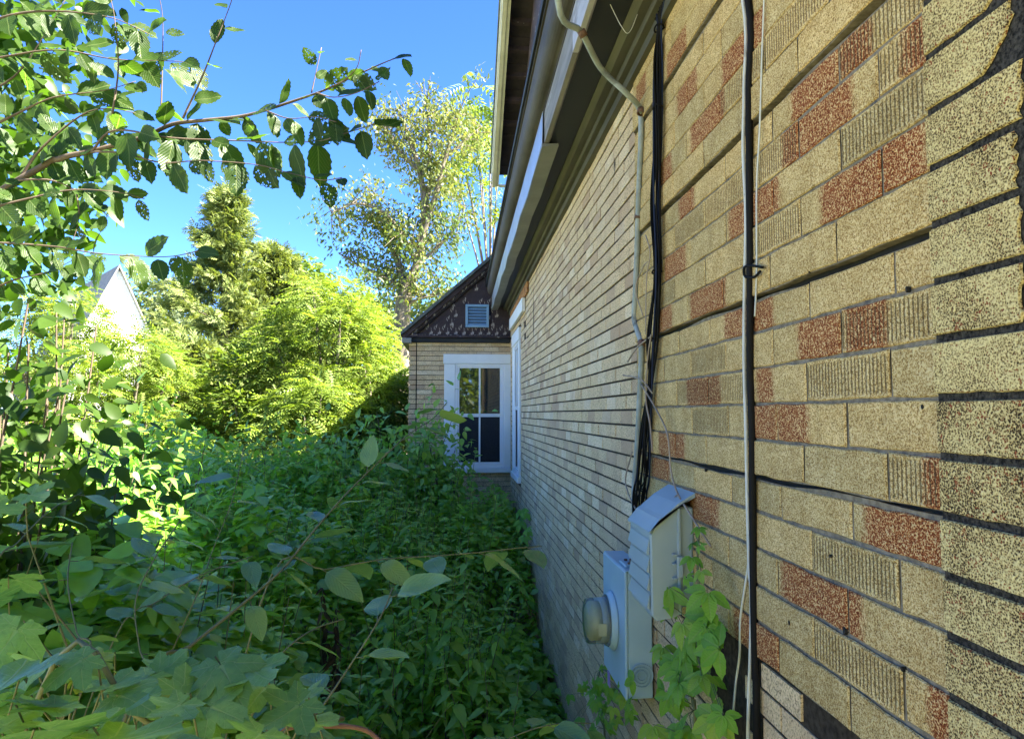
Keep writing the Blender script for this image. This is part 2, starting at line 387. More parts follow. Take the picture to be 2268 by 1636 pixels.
# ---- near siding: five-course sheets lapped over each other
def near_x(k):
    j = (k - KLO) % 5; return -(.0055 + .0085 * (4 - j) / 4)
gapn = {}
def gap(lap, y):
    if lap <= KLO: return .004
    s_ = lap * 3.1
    g = .007 + .005*math.sin(y*4.1+s_) + .0035*math.sin(y*13.7+s_*2.2)
    if lap in (3, 8): g += .0035
    return max(.002, g)
for lap in range(KLO, KHI, 5):
    mb = MB(); top = min(lap + 5, KHI); ys = np.linspace(YC - .002, YB, 46)
    for y in ys:
        zb = Z0 + lap*HN + .003 + .0015*math.sin(y*21+lap); zt = Z0 + top*HN - gap(lap+5, y)
        mb.v += [(-.0135, y, zb), (-.0045, y, zt), (.010, y, zt), (.010, y, zb)]
    for i in range(len(ys)-1):
        a = i*4; b = a+4
        mb.f += [(a, a+1, b+1, b), (a+1, a+2, b+2, b+1), (a+3, a, b, b+3)]; mb.sm += [False]*3
    e = (len(ys)-1)*4; mb.f += [(0, 3, 2, 1), (e, e+1, e+2, e+3)]; mb.sm += [False]*2
    mb.build('siding_sheet', M['mortar'], wall)

# marks seen on the wall: (left px, right px, py) of rusty patches and of combed bricks
RED = [(1488,1532,130),(1508,1552,210),(1540,1618,298),(1464,1498,375),(1610,1668,132),(1668,1705,40),(1480,1528,560),
       (1625,1690,510),(1690,1740,468),(1542,1622,680),(1760,1866,150),(1866,1940,55),(1742,1830,258),(1832,1900,190),(2012,2080,118),
       (1935,2075,372),(1835,1925,445),(1612,1722,718),(1780,1876,757),(1886,1982,738),(1530,1568,875),(1570,1606,872),(1676,1735,940),(1735,1806,942),
       (1470,1528,990),(1448,1490,1030),(1520,1602,1118),(1925,2066,1190),(2080,2122,1205),(2070,2122,1085),(1745,1846,1312),(1855,1926,1352),
       (1640,1745,1405),(2080,2140,1590),(1418,1440,200),(1690,1725,880),(1510,1545,455),(1470,1500,700)]
RIB = [(1800,1985,840),(1535,1612,835),(1535,1616,935),(1770,1950,1222),(1770,1955,1432),(2000,2122,1060),(1695,1757,545),(1675,1750,385),
       (1885,1960,120),(1700,1790,95),(1560,1612,470),(1590,1640,230),(2040,2085,255),(1500,1545,480),(1850,1925,705),(1480,1520,640),(1985,2045,70),(1540,1640,780)]
def marks(lst):
    out = []
    for (a, b, py) in lst:
        pa, pb, pm = on_x(a, py), on_x(b, py), on_x((a+b)/2, py)
        out.append((min(pa.y, pb.y), max(pa.y, pb.y), math.floor((pm.z - Z0)/HN), pm.y))
    return out
RED = marks(RED); RIB = marks(RIB)

bxn = {}
def near_brick_mesh(L, h, var=0):
    """brick face with slightly ragged arrises; a handful of variants per size share their data"""
    key = (round(L, 3), round(h, 3), var)
    if key in bxn: return bxn[key]
    r_ = random.Random(hash(key) % 9973); y, z = L/2, h/2; nl = max(2, int(L/.045)); o_ = []
    for i in range(nl): o_.append((-y + L*i/nl, -z))
    for i in range(2): o_.append((y, -z + h*i/2))
    for i in range(nl): o_.append((y - L*i/nl, z))
    for i in range(2): o_.append((-y, z - h*i/2))
    n = len(o_); mb = MB(); back = []; front = []
    for (a, b) in o_:
        ja, jb = r_.uniform(-.0016, .0016), r_.uniform(-.0018, .0018)
        if r_.random() < .05: jb *= 2.5
        back.append((0, a + ja*.5, b + jb)); front.append((-.0030, a*(1 - .0055/L*1.6) + ja, b*(1 - .0030/h*1.6) + jb))
    mb.v = back + front; mb.f = [tuple(range(n, 2*n))] + [(i, (i+1) % n, n+(i+1) % n, n+i) for i in range(n)]; mb.sm = [False]*(n+1)
    me = mb.mesh('brick', fix=True)
    if me.polygons[0].normal.x > 0: me.flip_normals()
    me.materials.append(M['near']); bxn[key] = me; return me
nbricks = 0
for k in range(KLO, KHI):
    j0 = YJ + (0 if k % 2 == 0 else LN/2) + .012*math.sin(k*2.3)
    y = j0 - LN*2
    while y < YB:
        a, b = max(y + .0028, YC + .003), min(y + LN - .0028, YB - .002)
        y += LN
        if b - a < .03: continue
        zc = Z0 + (k + .5)*HN; h = HN - .0062
        if (k + 1 - KLO) % 5 == 0: zc -= .0045; h = HN - .017       # top course of a sheet tucks under the lap
        if (k - KLO) % 5 == 0: zc += .001; h -= .001
        me = near_brick_mesh(b - a, h, nbricks % 5); m = (a+b)/2
        o = inst('brick', me, wall, (near_x(k) - .0005 - .0015*random.random(), m, zc))
        o.rotation_euler = (random.gauss(0, .002), 0, 0)
        lo = hi = None
        for (ra, rb, rk, rm) in RED:
            if rk == k and min(rb, b) - max(ra, a) > .012:
                lo = min(lo, ra - m) if lo is not None else ra - m; hi = max(hi, rb - m) if hi is not None else rb - m
        o['red_from'] = float(lo if lo is not None else 9.0); o['red_to'] = float(hi if hi is not None else -9.0)
        o['ribbed'] = 1.0 if any(rk == k and a - .02 < rm < b + .02 for (ra, rb, rk, rm) in RIB) else 0.0
        nbricks += 1

# ---- corner strip with torn ends
ys = YC
for k in range(KLO - 6, KHI):
    z0 = Z0 + k*HN + .0055; z1 = Z0 + (k+1)*HN - .0055
    rnd = random.Random(k*7+3); tear = k in (5, 6, 8, -9, 12)
    pts = [(YC - .0015, z0 + .001), (YC - .0015, z1)]
    ye = .852 + rnd.uniform(-.012, .006)
    n = 7
    for i in range(n + 1):                 # outer end, ragged
        f = i/n; z = z1 + (z0 - z1)*f
        yy = ye + (rnd.uniform(-.004, .006)) + (.05*max(0, f - .35)**1.4*(2.0 if tear else .15))
        pts.append((yy, z))
    for i in range(1, 4): pts.append((pts[-1][0] + (YC - pts[-1][0])*.28, z0 + rnd.uniform(-.002, .002)))
    cy = (YC + ye)/2; cz = (z0 + z1)/2; xo = -.019 - .003*rnd.random()
    mb = MB(); m = len(pts)
    mb.v = [(0, y-cy, z-cz) for (y, z) in pts] + [(-.004, (y-cy)*.985, (z-cz)*.96) for (y, z) in pts]
    mb.f = [tuple(range(m, 2*m))] + [(i, (i+1) % m, m+(i+1) % m, m+i) for i in range(m)]; mb.sm = [False]*(m+1)
    o = mb.build('brick', M['corner'], wall); o.location = (xo, cy, cz); nbricks += 1
MB().box((.011, .80, .1), (-.0185, YC - .001, ZTOP)).build('corner_strip', M['mortar_dark'], wall)

# ---- bleached older siding: everything past the near sheets, and below them
def far_list(y0, y1, z0, z1, seed, xo=0.0):
    out = []; r_ = random.Random(seed); z = z0; row = 0
    while z + HF <= z1 + .001:
        y = y0 - (LF/2 if row % 2 else 0)
        while y < y1 - .01:
            a, b = max(y, y0), min(y + LF, y1)
            if b - a > .025: out.append((a, b, z, z + HF, r_.gauss(0, .0012) + xo))
            y += LF
        z += HF; row += 1
    return out
far = far_list(YB + .003, 8.12 , .12, ZTOP, 1) + far_list(8.12, YW, .12, 1.38, 2) + far_list(8.12, YW, 3.24, ZTOP, 2) + far_list(.80, YB + .003, (Z0 + KLO*HN - .006) - 22*HF, Z0 + KLO*HN - .006, 3)
far += far_list(9.14, YW, 1.38, 3.24, 2) + far_list(-1.2, .80, .12, ZTOP, 4)  # last run clads the added stretch past the corner
HOLES = [(1.80, 2.0, 1.38, 1.60), (1.24, 1.36, 1.53, 1.61), (1.97, 2.12, 1.50, 1.61)]        # torn-away patches showing black paper
far = [q for q in far if not any(q[1] > a+.02 and q[0] < b-.02 and q[3] > c+.02 and q[2] < d-.02 for (a, b, c, d) in HOLES)]
far = [q for q in far if not (7.50 < q[0] < 7.62 and 2.9 < q[2] < 3.25 and random.random() < .7)]
def far_size(q):
    c = Vector((0, (q[0]+q[1])/2, (q[2]+q[3])/2)) - CAM; dz = c.dot(_f)
    if dz < .5: return 0
    u, v = c.dot(_r)/dz*FPX, c.dot(_u)/dz*FPX
    if abs(u) > 520 or abs(v) > 375: return 0
    return (q[1]-q[0])*(q[3]-q[2])/dz**3 * D
far.sort(key=far_size, reverse=True)
nsep = max(0, 298 - nbricks)
def far_box(mb, q, c=(0, 0, 0)):
    a, b, z0, z1, dx = q; g = .0034; e = .0012
    a += .0013; b -= .0013; z0 += g; z1 -= g; x1 = -.0045 + dx; x0 = .0125; z1 -= .0004
    cx, cy, cz = c
    v = [(x0,a,z0),(x0,b,z0),(x0,b,z1),(x0,a,z1),(x1-.003,a+e,z0+e),(x1-.003,b-e,z0+e),(x1-.002,b-e,z1-e),(x1-.002,a+e,z1-e)]
    mb.add([(p[0]-cx, p[1]-cy, p[2]-cz) for p in v], [(4,7,6,5),(0,4,5,1),(1,5,6,2),(2,6,7,3),(3,7,4,0)])
for q in far[:nsep]:
    c = (0, (q[0]+q[1])/2, (q[2]+q[3])/2); mb = MB(); far_box(mb, q, c); o = mb.build('brick', M['far'], wall, fix=False); o.location = c
mb = MB()
for q in far[nsep:]: far_box(mb, q)
tag(mb.build('old_brick_siding', M['far'], wall, fix=False), kind='stuff')
zl = Z0 + KLO*HN - .003
for (ya_, yb_, za_, zb_) in ((YB + .002, 8.125, .1, ZTOP), (8.1255, 9.13, .1, 1.385), (8.1255, 9.13, 3.235, ZTOP), (9.1305, YW - .001, .1, ZTOP), (.80, YB + .0015, .1, zl), (-1.2, .7995, .1, ZTOP)):
    MB().box((.011, ya_, za_), (-.0032, yb_, zb_)).build('siding_sheet', M['joint'], wall)
for (px, py, r_) in ((2096, 1072, .0055), (1746, 1378, .004), (2530*.738, 1890*.738, .005), (1836, 1230, .0025), (1700, 1010, .003), (2005, 640, .003), (1560, 1040, .003), (1995, 1480, .003), (1790, 600, .0025), (2040, 900, .0025)):
    p = on_x(px, py, -.019); n = 9; mb = MB(); mb.v = [(-.0178, p.y + r_*math.cos(6.283*i/n)*random.uniform(.6, 1.2), p.z + 1.5*r_*math.sin(6.283*i/n)*random.uniform(.6, 1.2)) for i in range(n)]
    mb.v += [(-.010, y, z) for (_, y, z) in mb.v]; mb.f = [tuple(range(n))] + [(i, (i+1) % n, n+(i+1) % n, n+i) for i in range(n)]; mb.sm = [False]*(n+1); mb.build('nail_head', M['tar'], wall)
# black tears in the old siding
mb = MB()
for (px, py0, py1, wd) in [(1184, 640, 745, .02), (1366, 350, 385, .008), (1192, 900, 935, .012)]:
    p0, p1 = on_x(px, py1), on_x(px, py0); n = 7
    prev = None
    for i in range(n):
        f = i/(n-1); y = p0.y + (p1.y-p0.y)*f + random.uniform(-.006, .006); z = p0.z + (p1.z-p0.z)*f; ww = wd*random.uniform(.3, 1)
        cur = ((-.0115, y - ww, z), (-.0115, y + ww, z))
        if prev: mb.add([prev[0], prev[1], cur[1], cur[0]], [(0, 1, 2, 3)])
        prev = cur
mb.build('tear', M['tar'], wall, fix=False)

# ---- cornice along the top of the wall (slightly out of line, as the old house sags)
def cor(u, v, y):      # u out from the wall, v up from eye height
    flare = 1.0 - .012*(y - 2.4)
    return (-u*flare, y, H + v - .006*(y - 2.4))
Y0, Y1 = -1.25, 9.62  # near end lies on the added, unseen stretch that shades the foreground
yy = list(np.linspace(Y0, Y1, 12))
cornice = MB().extrude([(-.02, 1.385), (.036, 1.385), (.036, 1.425), (-.02, 1.425)], cor, yy).build('cornice', M['mould'], house)
MB().extrude([(-.02, 1.4255), (.062, 1.4255), (.066, 1.432), (.066, 1.452), (-.02, 1.452)], cor, yy).build('bed_moulding', M['mould'], cornice)
MB().extrude([(-.02, 1.4525), (.100, 1.4525), (.108, 1.459), (.122, 1.474), (.122, 1.480), (-.02, 1.480)], cor, yy).build('bed_moulding', M['mould'], cornice)
MB().extrude([(-.02, 1.4805), (.262, 1.4805), (.262, 1.50), (-.02, 1.50)], cor, yy).build('soffit', M['soffit'], cornice)
yf = on_x(1268, 186, -.284).y
fprof = [(.235, 1.5005), (.262, 1.468), (.284, 1.468), (.284, 1.64), (.235, 1.64)]
MB().extrude(fprof, cor, [Y0, 0, yf - .002]).build('fascia_board', M['fasciaw'], cornice)
MB().extrude(fprof, cor, list(np.linspace(yf + .002, Y1, 8))).build('fascia_board', M['weathered'], cornice)
crown = [(.235, 1.6405), (.288, 1.6405), (.288, 1.652), (.300, 1.656)] + [(.300 + .060*math.sin(a), 1.730 - .074*math.cos(a)) for a in np.linspace(.15, 1.45, 7)] + [(.366, 1.742), (.366, 1.752), (.376, 1.752), (.376, 1.762), (.235, 1.79)]
MB().extrude(crown, cor, yy, smooth=False).build('crown_moulding', M['crown'], cornice)
MB().extrude([(.20, 1.791), (.388, 1.7635), (.392, 1.771), (.392, 1.783), (.20, 1.81)], cor, yy).build('drip_edge', M['soffit'], cornice)
# aluminium cladding of the far part of the fascia, bent under the soffit
ya = on_x(1210, 372, -.27).y
st = list(np.linspace(ya, Y1 - .03, 14))
def alu(u, v, y): 
    p = cor(u, v, y); return (p[0] - .003 - .006*math.sin(y*5.3+v*30)*(v < 1.5), p[1], p[2] + .003*math.sin(y*7.1))
MB().extrude([(.288, 1.462), (.291, 1.462), (.291, 1.638), (.288, 1.638)], alu, st).build('flashing', M['alu'], cornice)
MB().extrude([(.200, 1.450), (.292, 1.446), (.292, 1.4605), (.200, 1.464)], alu, st).build('soffit_trim', M['alu_dull'], cornice)

# ---- gable above the cornice: raking overhang with boarded underside
tail = on_y(1090, 415, 9.45); up = ray(1114, 0)
xr = tail.x; tt = (xr - CAM.x)/up.x; topp = CAM + up*tt
sl = (topp.z - tail.z)/(tail.y - topp.y)
YR = 6.95
def rake(u, v, y):     # u inward from the fascia, v up from the lower edge line
    return (xr + u, y, tail.z + sl*(tail.y - y) + v)
def rk_box(name, u0, u1, v0, v1, y0, y1, mat, par):
    mb = MB(); mb.extrude([(u0, v0), (u1, v0), (u1, v1), (u0, v1)], rake, [y0, y1]); return mb.build(name, mat, par)
gable = rk_box('gable_roof', -.03, 3.4, .235, .30, YR, tail.y + .05, M['roof'], house)
rk_box('rake_board', .0, .048, .0, .232, YR, tail.y, M['cream'], gable)
rk_box('rake_trim', .0485, .088, .012, .20, YR, tail.y - .004, M['cream'], gable)
rk_box('rake_trim', -.012, -.0005, .10, .233, YR, tail.y + .006, M['cream'], gable)
rk_box('tail_board', .0885, .62, .0, .02, tail.y - .03, tail.y - .006, M['cream'], gable)
yb = tail.y - .03
while yb > YR + .2:
    rk_box('soffit_board', .0885, .62, .150 + random.uniform(-.004, .004), .175, yb - .135, yb, M['brownboard'], gable)
    if int(yb*10) % 3 == 0: rk_box('lookout', .090, .62, .100, .149, yb - .05, yb - .012, M['purple'], gable)
    yb -= .142
def mir(u, v, y): return (xr + u, 2*YR - y, tail.z + sl*(tail.y - y) + v)
MB().extrude([(-.03, .235), (3.4, .235), (3.4, .30), (-.03, .30)], mir, [YR, tail.y + .05]).build('roof_slope', M['roof'], gable)
MB().extrude([(0, 0), (.028, 0), (.028, .232), (0, .232)], mir, [YR + .01, tail.y]).build('rake_board', M['cream'], gable)
gw = MB(); zc_ = H + 1.60
gw.add([(.05, 2*YR - tail.y, zc_), (.05, tail.y, zc_), (.05, tail.y, tail.z), (.05, YR, tail.z + sl*(tail.y-YR)), (.05, 2*YR - tail.y, tail.z),
        (.25, 2*YR - tail.y, zc_), (.25, tail.y, zc_), (.25, tail.y, tail.z), (.25, YR, tail.z + sl*(tail.y-YR)), (.25, 2*YR - tail.y, tail.z)],
       [(0,1,2,3,4), (5,9,8,7,6), (1,6,7,2), (0,4,9,5)])
gw.build('gable_wall', M['purple'], house)
# main roof behind the cornice
mb = MB(); zr = H + 1.775
mb.add([(-.36, Y0, zr), (-.36, YW + .3, zr), (3.4, YW + .3, zr + 2.5), (3.4, Y0, zr + 2.5), (7.2, YW + .3, zr), (7.2, Y0, zr)], [(0, 1, 2, 3), (3, 2, 4, 5)])
mb.add([(.24, Y0, zr - .4), (6.8, Y0, zr - .4), (3.4, Y0, zr + 2.35)], [(0, 1, 2)])
mb.build('main_roof', M['roof'], house, fix=False)
MB().box((.26, -1.2, 0), (6.8, -1.0, zr - .05)).box((6.6, -.99, 0), (6.8, YW + 4, zr - .05)).build('outer_wall', M['far'], house)

# ---- the wing at the far end, gable turned to us
xl = on_y(906, 800, YW).x
ze = on_y(1000, 757, YW).z
wing = MB().box((xl + .012, YW + .012, 0), (3.2, YW + 4, ze + .12)).build('wing_wall', M['tar'], house)
mb = MB(); z = .1; row = 0; xc = xl + .105
wl_, wr_ = on_y(984, 800, YW).x, .0
wb_, wt_ = on_y(1060, 1046, YW).z, on_y(1060, 784, YW).z
while z + HF < ze + .07:
    x = xc - (LF/2 if row % 2 else 0)
    while x < .0:
        a, b = max(x, xc), min(x + LF, -.002)
        inwin = (z + HF > wb_ + .02 and z < wt_ - HF*.8)
        if inwin: b = min(b, wl_)
        if b - a > .02:
            dx = random.gauss(0, .001)
            v = [(a+.001,YW+.013,z+.003),(b-.001,YW+.013,z+.003),(b-.001,YW+.013,z+HF-.003),(a+.001,YW+.013,z+HF-.003),
                 (a+.002,YW-.006+dx,z+.004),(b-.002,YW-.006+dx,z+.004),(b-.002,YW-.002+dx,z+HF-.004),(a+.002,YW-.002+dx,z+HF-.004)]
            mb.add(v, [(4,5,6,7),(0,1,5,4),(1,2,6,5),(2,3,7,6),(3,0,4,7)])
        x += LF
    a, b = xl + random.uniform(-.006, .002), xc - .012          # corner pieces
    v = [(a,YW+.013,z+.004),(b,YW+.013,z+.004),(b,YW+.013,z+HF-.004),(a,YW+.013,z+HF-.004),(a,YW-.012,z+.005),(b,YW-.012,z+.005),(b,YW-.010,z+HF-.005),(a,YW-.010,z+HF-.005)]
    mb.add(v, [(4,5,6,7),(0,1,5,4),(1,2,6,5),(2,3,7,6),(3,0,4,7)])
    z += HF; row += 1
tag(mb.build('old_brick_siding', M['far'], wing, fix=False), kind='stuff')

# window builder: origin at lower left of the outer casing, u right, v up, w out of the wall
def window(name, org, U, Wn, wid, hgt, cas_l, cas_r, head, label):
    org = Vector(org); U = Vector(U); Wn = Vector(Wn); Z = Vector((0, 0, 1))
    def bx(nm, u0, u1, v0, v1, w0, w1, mat, par, bev=.004):
        p = [org + U*u + Z*v + Wn*w_ for u in (u0, u1) for v in (v0, v1) for w_ in (w0, w1)]
        lo = [min(q[i] for q in p) for i in range(3)]; hi = [max(q[i] for q in p) for i in range(3)]
        return MB().box(lo, hi, bev).build(nm, mat, par)
    sill = .075
    win = bx(name, cas_l + .001, wid - cas_r - .001, sill, hgt - head - .001, -.0112, -.0096, M['ventdark'], house, 0)
    bx('head_casing', -.012, wid + .0, hgt - head, hgt, -.01, .036, M['white'], win)
    bx('casing', 0, cas_l, sill + .0015, hgt - head - .0015, -.01, .028, M['white'], win)
    bx('casing', wid - cas_r, wid, sill + .0015, hgt - head - .0015, -.01, .028, M['white'], win)
    bx('sill', -.01, wid, 0, sill, -.01, .050, M['white'], win, .008)
    a, b = cas_l, wid - cas_r; v0, v1 = sill, hgt - head; vm = v0 + (v1 - v0)*.515; fr = .035
    sash = bx('frame', a + .001, a + fr, v0 + .001, v1 - .001, -.0094, .020, M['pvc'], win, .003)
    bx('frame', b - fr, b - .001, v0 + .001, v1 - .001, -.0094, .020, M['pvc'], win, .003)
    bx('frame', a + fr + .001, b - fr - .001, v1 - fr, v1 - .001, -.0094, .020, M['pvc'], win, .003)
    bx('frame', a + fr + .001, b - fr - .001, v0 + .001, v0 + fr + .012, -.0094, .018, M['pvc'], win, .003)
    a += fr; b -= fr; s_ = .022; um = (a + b)/2
    for (nm, q0, q1, wo, gm) in (('upper_sash', vm - .02, v1 - fr - .001, .013, M['pane']), ('lower_sash', v0 + fr + .013, vm - .021, .007, M['screen'])):
        sh = bx(nm, a + .001, a + s_, q0, q1, -.0092, wo, M['pvc'], win, .002)
        bx('stile', b - s_, b - .001, q0, q1, -.0092, wo, M['pvc'], sh, .002)
        bx('rail', a + s_ + .001, b - s_ - .001, q1 - s_, q1, -.0092, wo, M['pvc'], sh, .002)
        bx('rail', a + s_ + .001, b - s_ - .001, q0, q0 + s_, -.0092, wo, M['pvc'], sh, .002)
        bx('muntin', um - .012, um + .012, q0 + s_ + .001, q1 - s_ - .001, -.0092, wo - .003, M['pvc'], sh, .002)
        bx('pane', a + s_ + .0005, um - .0125, q0 + s_ + .0005, q1 - s_ - .0005, -.0092, wo - .011, gm, sh, 0)
        bx('pane', um + .0125, b - s_ - .0005, q0 + s_ + .0005, q1 - s_ - .0005, -.0092, wo - .011, gm, sh, 0)
    win['label'] = label
    return win
window('window', (wl_, YW, wb_), (1, 0, 0), (0, -1, 0), -wl_ - .004, wt_ - wb_, .15, .09, .13, 'white two-over-two sash window in the wing wall')
window('window', (0, 9.12, 1.40), (0, -1, 0), (-1, 0, 0), .98, 1.80, .12, .12, .15, 'white framed window seen edge on in the long wall')
# loosened head board with rotten sheathing
p0, p1 = on_x(1168, 668, -.03), on_x(1131, 705, -.03)
MB().box((-.012, 7.55, H + 1.10), (-.050, 9.35, H + 1.245), .004).build('loose_head_board', M['white'], house)
MB().box((-.0125, 7.2, H + 1.246), (-.030, 9.5, H + 1.375), .003).build('rotten_sheathing', M['rot'], house)

# wing cornice, gable shingles, vent, roof
mb = MB().box((xl - .05, YW - .055, ze - .01), (-.02, YW + .02, ze + .055), .006); wc = mb.build('wing_cornice', M['soffit'], house)
MB().box((xl - .06, YW - .085, ze + .0555), (-.02, YW + .02, ze + .085), .004).build('ledge', M['purple'], wc)
MB().box((xl - .02, YW - .075, ze + .0855), (-.14, YW + .02, ze + .100), .005).build('ledge', M['peel'], wc)
SLW = (570 - 748)/(1108 - 905); zg = ze + .10
xa = xl - .06
slope = -SLW
gab = MB()
xap = 1.2; zap = zg + (xap - xa)*slope
gab.add([(xa + .02, YW, zg), (xap, YW, zg), (xap, YW, zap), (xa+.02, YW + .1, zg), (xap, YW + .1, zg), (xap, YW + .1, zap)], [(0, 1, 2), (3, 5, 4), (0, 3, 4, 1), (1, 4, 5, 2), (0, 2, 5, 3)])
wg = gab.build('wing_gable', M['purple'], house)
sw, shh = .112, .122
def shingle_mesh(mat):
    mb = MB(); w_ = sw/2 - .002; t_ = .010
    o_ = [(-w_, .150), (-w_, .045), (-w_*.55, .0), (w_*.55, .0), (w_, .045), (w_, .150)]
    mb.v = [(x, -.004 if z > .1 else -t_, z) for x, z in o_] + [(x, 0, z) for x, z in o_]
    n = 6; mb.f = [tuple(range(n))] + [(i, i+n, (i+1) % n+n, (i+1) % n) for i in range(n)]; mb.sm = [False]*(n+1)
    me = mb.mesh('shingle'); me.materials.append(mat); return me
sm1, sm2 = shingle_mesh(M['purple']), shingle_mesh(M['peel'])
vc0, vc1 = on_y(1031, 724, YW - .03), on_y(1083, 674, YW - .03)
row = 0; z = zg + .002
while z < zap - .2:
    x = xa - (sw/2 if row % 2 else 0)
    while x < .28:
        x += sw; c = x
        if (c - sw/2 - xa)*slope + zg < z + .165: continue
        if c > vc0.x - sw*.4 and c < vc1.x + sw*.4 and z + .15 > vc0.z and z < vc1.z: 
            if c > vc0.x + .02 and c < vc1.x - .02 and z > vc0.z and z+.12 < vc1.z: continue
        inst('shingle', sm2 if (row == 0 or random.random() < .34) else sm1, wg, (c, YW - .002 - .0008*random.random() + (0), z))
    z += shh; row += 1
# vent
vw = MB(); V0, V1 = vc0, vc1
vent = MB().box((V0.x + .025, YW - .013, V0.z + .025), (V1.x - .025, YW - .011, V1.z - .025)).build('gable_vent', M['ventdark'], house)
for (a, b, c_, d_) in ((V0.x, V1.x, V1.z - .035, V1.z), (V0.x, V1.x, V0.z, V0.z + .03), (V0.x, V0.x + .035, V0.z + .031, V1.z - .036), (V1.x - .035, V1.x, V0.z + .031, V1.z - .036)):
    MB().box((a, YW - .055, c_), (b, YW - .012, d_), .004).build('vent_frame', M['vent'], vent)
ns = 6; hh = (V1.z - V0.z - .066)/ns
for i in range(ns):
    z = V0.z + .0305 + hh*i; mb = MB(); x0, x1 = V0.x + .036, V1.x - .036
    mb.add([(x0, YW-.050, z+.002), (x1, YW-.050, z+.002), (x1, YW-.020, z+hh*.80), (x0, YW-.020, z+hh*.80), (x0, YW-.046, z), (x1, YW-.046, z), (x1, YW-.016, z+hh*.76), (x0, YW-.016, z+hh*.76)],
           [(0,1,2,3),(4,7,6,5),(0,4,5,1),(3,2,6,7),(0,3,7,4),(1,5,6,2)])
    mb.build('slat', M['vent'], vent)
# wing roof and rake boards (slanted bars along the gable edge)
def slant(v0, v1, y0, y1, name, mat, par, x0=xa - .03, x1=xap + .3):
    mb = MB(); nrm = math.sqrt(1 + slope**2)
    mb.extrude([(y0, v0), (y1, v0), (y1, v1), (y0, v1)], lambda u, v, x: (x, u, zg + (x - xa)*slope + v*nrm), [x0, x1]); return mb.build(name, mat, par)
wr = slant(.012, .050, YW - .14, YW + 4.2, 'wing_roof', M['roof'], house, xa - .05)
slant(-.050, .0115, YW - .100, YW - .070, 'rake_board', M['purple'], wr, xa - .02)
slant(-.080, -.0505, YW - .070, YW - .030, 'rake_moulding', M['peel'], wr, xa + .10)
slant(-.100, -.0805, YW - .050, YW - .012, 'rake_moulding', M['brownboard'], wr, xa + .12)
slant(-.045, .0115, YW - .0695, YW + .1, 'rake_soffit', M['brownboard'], wr, xa + .05)
g0 = on_y(890, 759, YW - .12); g1 = on_y(912, 747, YW - .12)
MB().box((g0.x, YW - .13, g0.z), (g1.x - .002, YW + 4, g1.z), .008).build('gutter', M['alu_dull'], wr)
# ------------------------------------------------------------------ electric meter
mt = empty('electric_meter', (0, 2.85, H - 1.055), 'pale blue-grey steel electric meter box with round glass meter on the wall', 'electric meter')
def lp(par, mb): 
    """world-space MB to be parented under an offset empty"""
    l = par.location; mb.v = [(x - l.x, y - l.y, z - l.z) for (x, y, z) in mb.v]; return mb
ym0, ym1, xm = 2.656, 3.04, -.119; zm0, zm1 = H - 1.055, H - .595
lp(mt, MB().box((-.014, ym0, zm0), (xm + .0125, ym1, zm1), .004)).build('case', M['boxgrey'], mt)
cov = lp(mt, MB().box((xm, ym0 - .003, zm0 - .004), (xm + .012, ym1 + .003, zm1 + .004), .004)).build('cover', M['boxgrey'], mt)
lp(mt, MB().box((xm + .004, ym0 - .005, zm1 + .0045), (-.03, ym1 + .004, zm1 + .0085), .0015)).build('top_cap', M['boxgrey'], mt)
hubz = zm1 + .009
lp(mt, MB().box((-.105, 2.70, hubz), (-.035, 2.80, hubz + .010), .004)).build('hub_plate', M['boxgrey'], mt)
lp(mt, MB().tube([(-.055, 2.75, hubz + .0105), (-.055, 2.75, hubz + .022)], .022, 12)).build('hub_ring', M['clamp'], mt)
for (dx, dy) in ((-.04, -.03), (-.038, .035), (.012, -.036)):
    lp(mt, MB().tube([(-.06+dx*.6, 2.75+dy, hubz + .0105), (-.06+dx*.6, 2.75+dy, hubz + .017)], .007, 8)).build('screw', M['clamp'], mt)
mc = Vector((xm, 2.862, H - .825))
lp(mt, MB().lathe([(.0, 0.001), (.112, .001), (.115, .006), (.104, .016), (.1, .022), (.1, .026)], mc, (-1, 0, 0), 32)).build('meter_ring', M['boxgrey'], mt)
lp(mt, MB().lathe([(.0, .05), (.082, .05), (.082, .0262), (0, .0262)], mc, (-1, 0, 0), 24)).build('meter_base', M['nidgrey'], mt)
lp(mt, MB().lathe([(.0, .085), (.062, .085), (.062, .0505), (0, .0505)], mc, (-1, 0, 0), 24)).build('register', M['meterface'], mt)
lp(mt, MB().lathe([(.096, .0265), (.096, .034), (.089, .037), (.088, .098), (.083, .108), (.070, .112), (.0, .113)], mc, (-1, 0, 0), 32)).build('meter_glass', M['mglass'], mt)
lab = lp(mt, MB().box((xm - .075, 2.862 - .0905, mc.z - .035), (xm - .045, 2.862 - .0885, mc.z + .012)))
lab.build('sticker', M['meterface'], mt)
# pressed knock-out rings on the side that faces us
for r_ in (.018, .030, .042):
    ring = [(-.058 + r_*math.cos(a), ym0 - .0035, zm0 + .085 + r_*math.sin(a)) for a in np.linspace(0, 2*math.pi, 25)]
    lp(mt, MB().tube(ring, .0032, 6, caps=False)).build('knockout_ring', M['boxgrey'], mt)
lp(mt, MB().box((xm - .006, 2.90, zm0 - .05), (xm - .004, 2.945, zm0 + .006))).build('seal_tag', mat_worn('violet_tag', (.25, .17, .42), (.30, .21, .48), 5, .5), mt)
MB_ = None

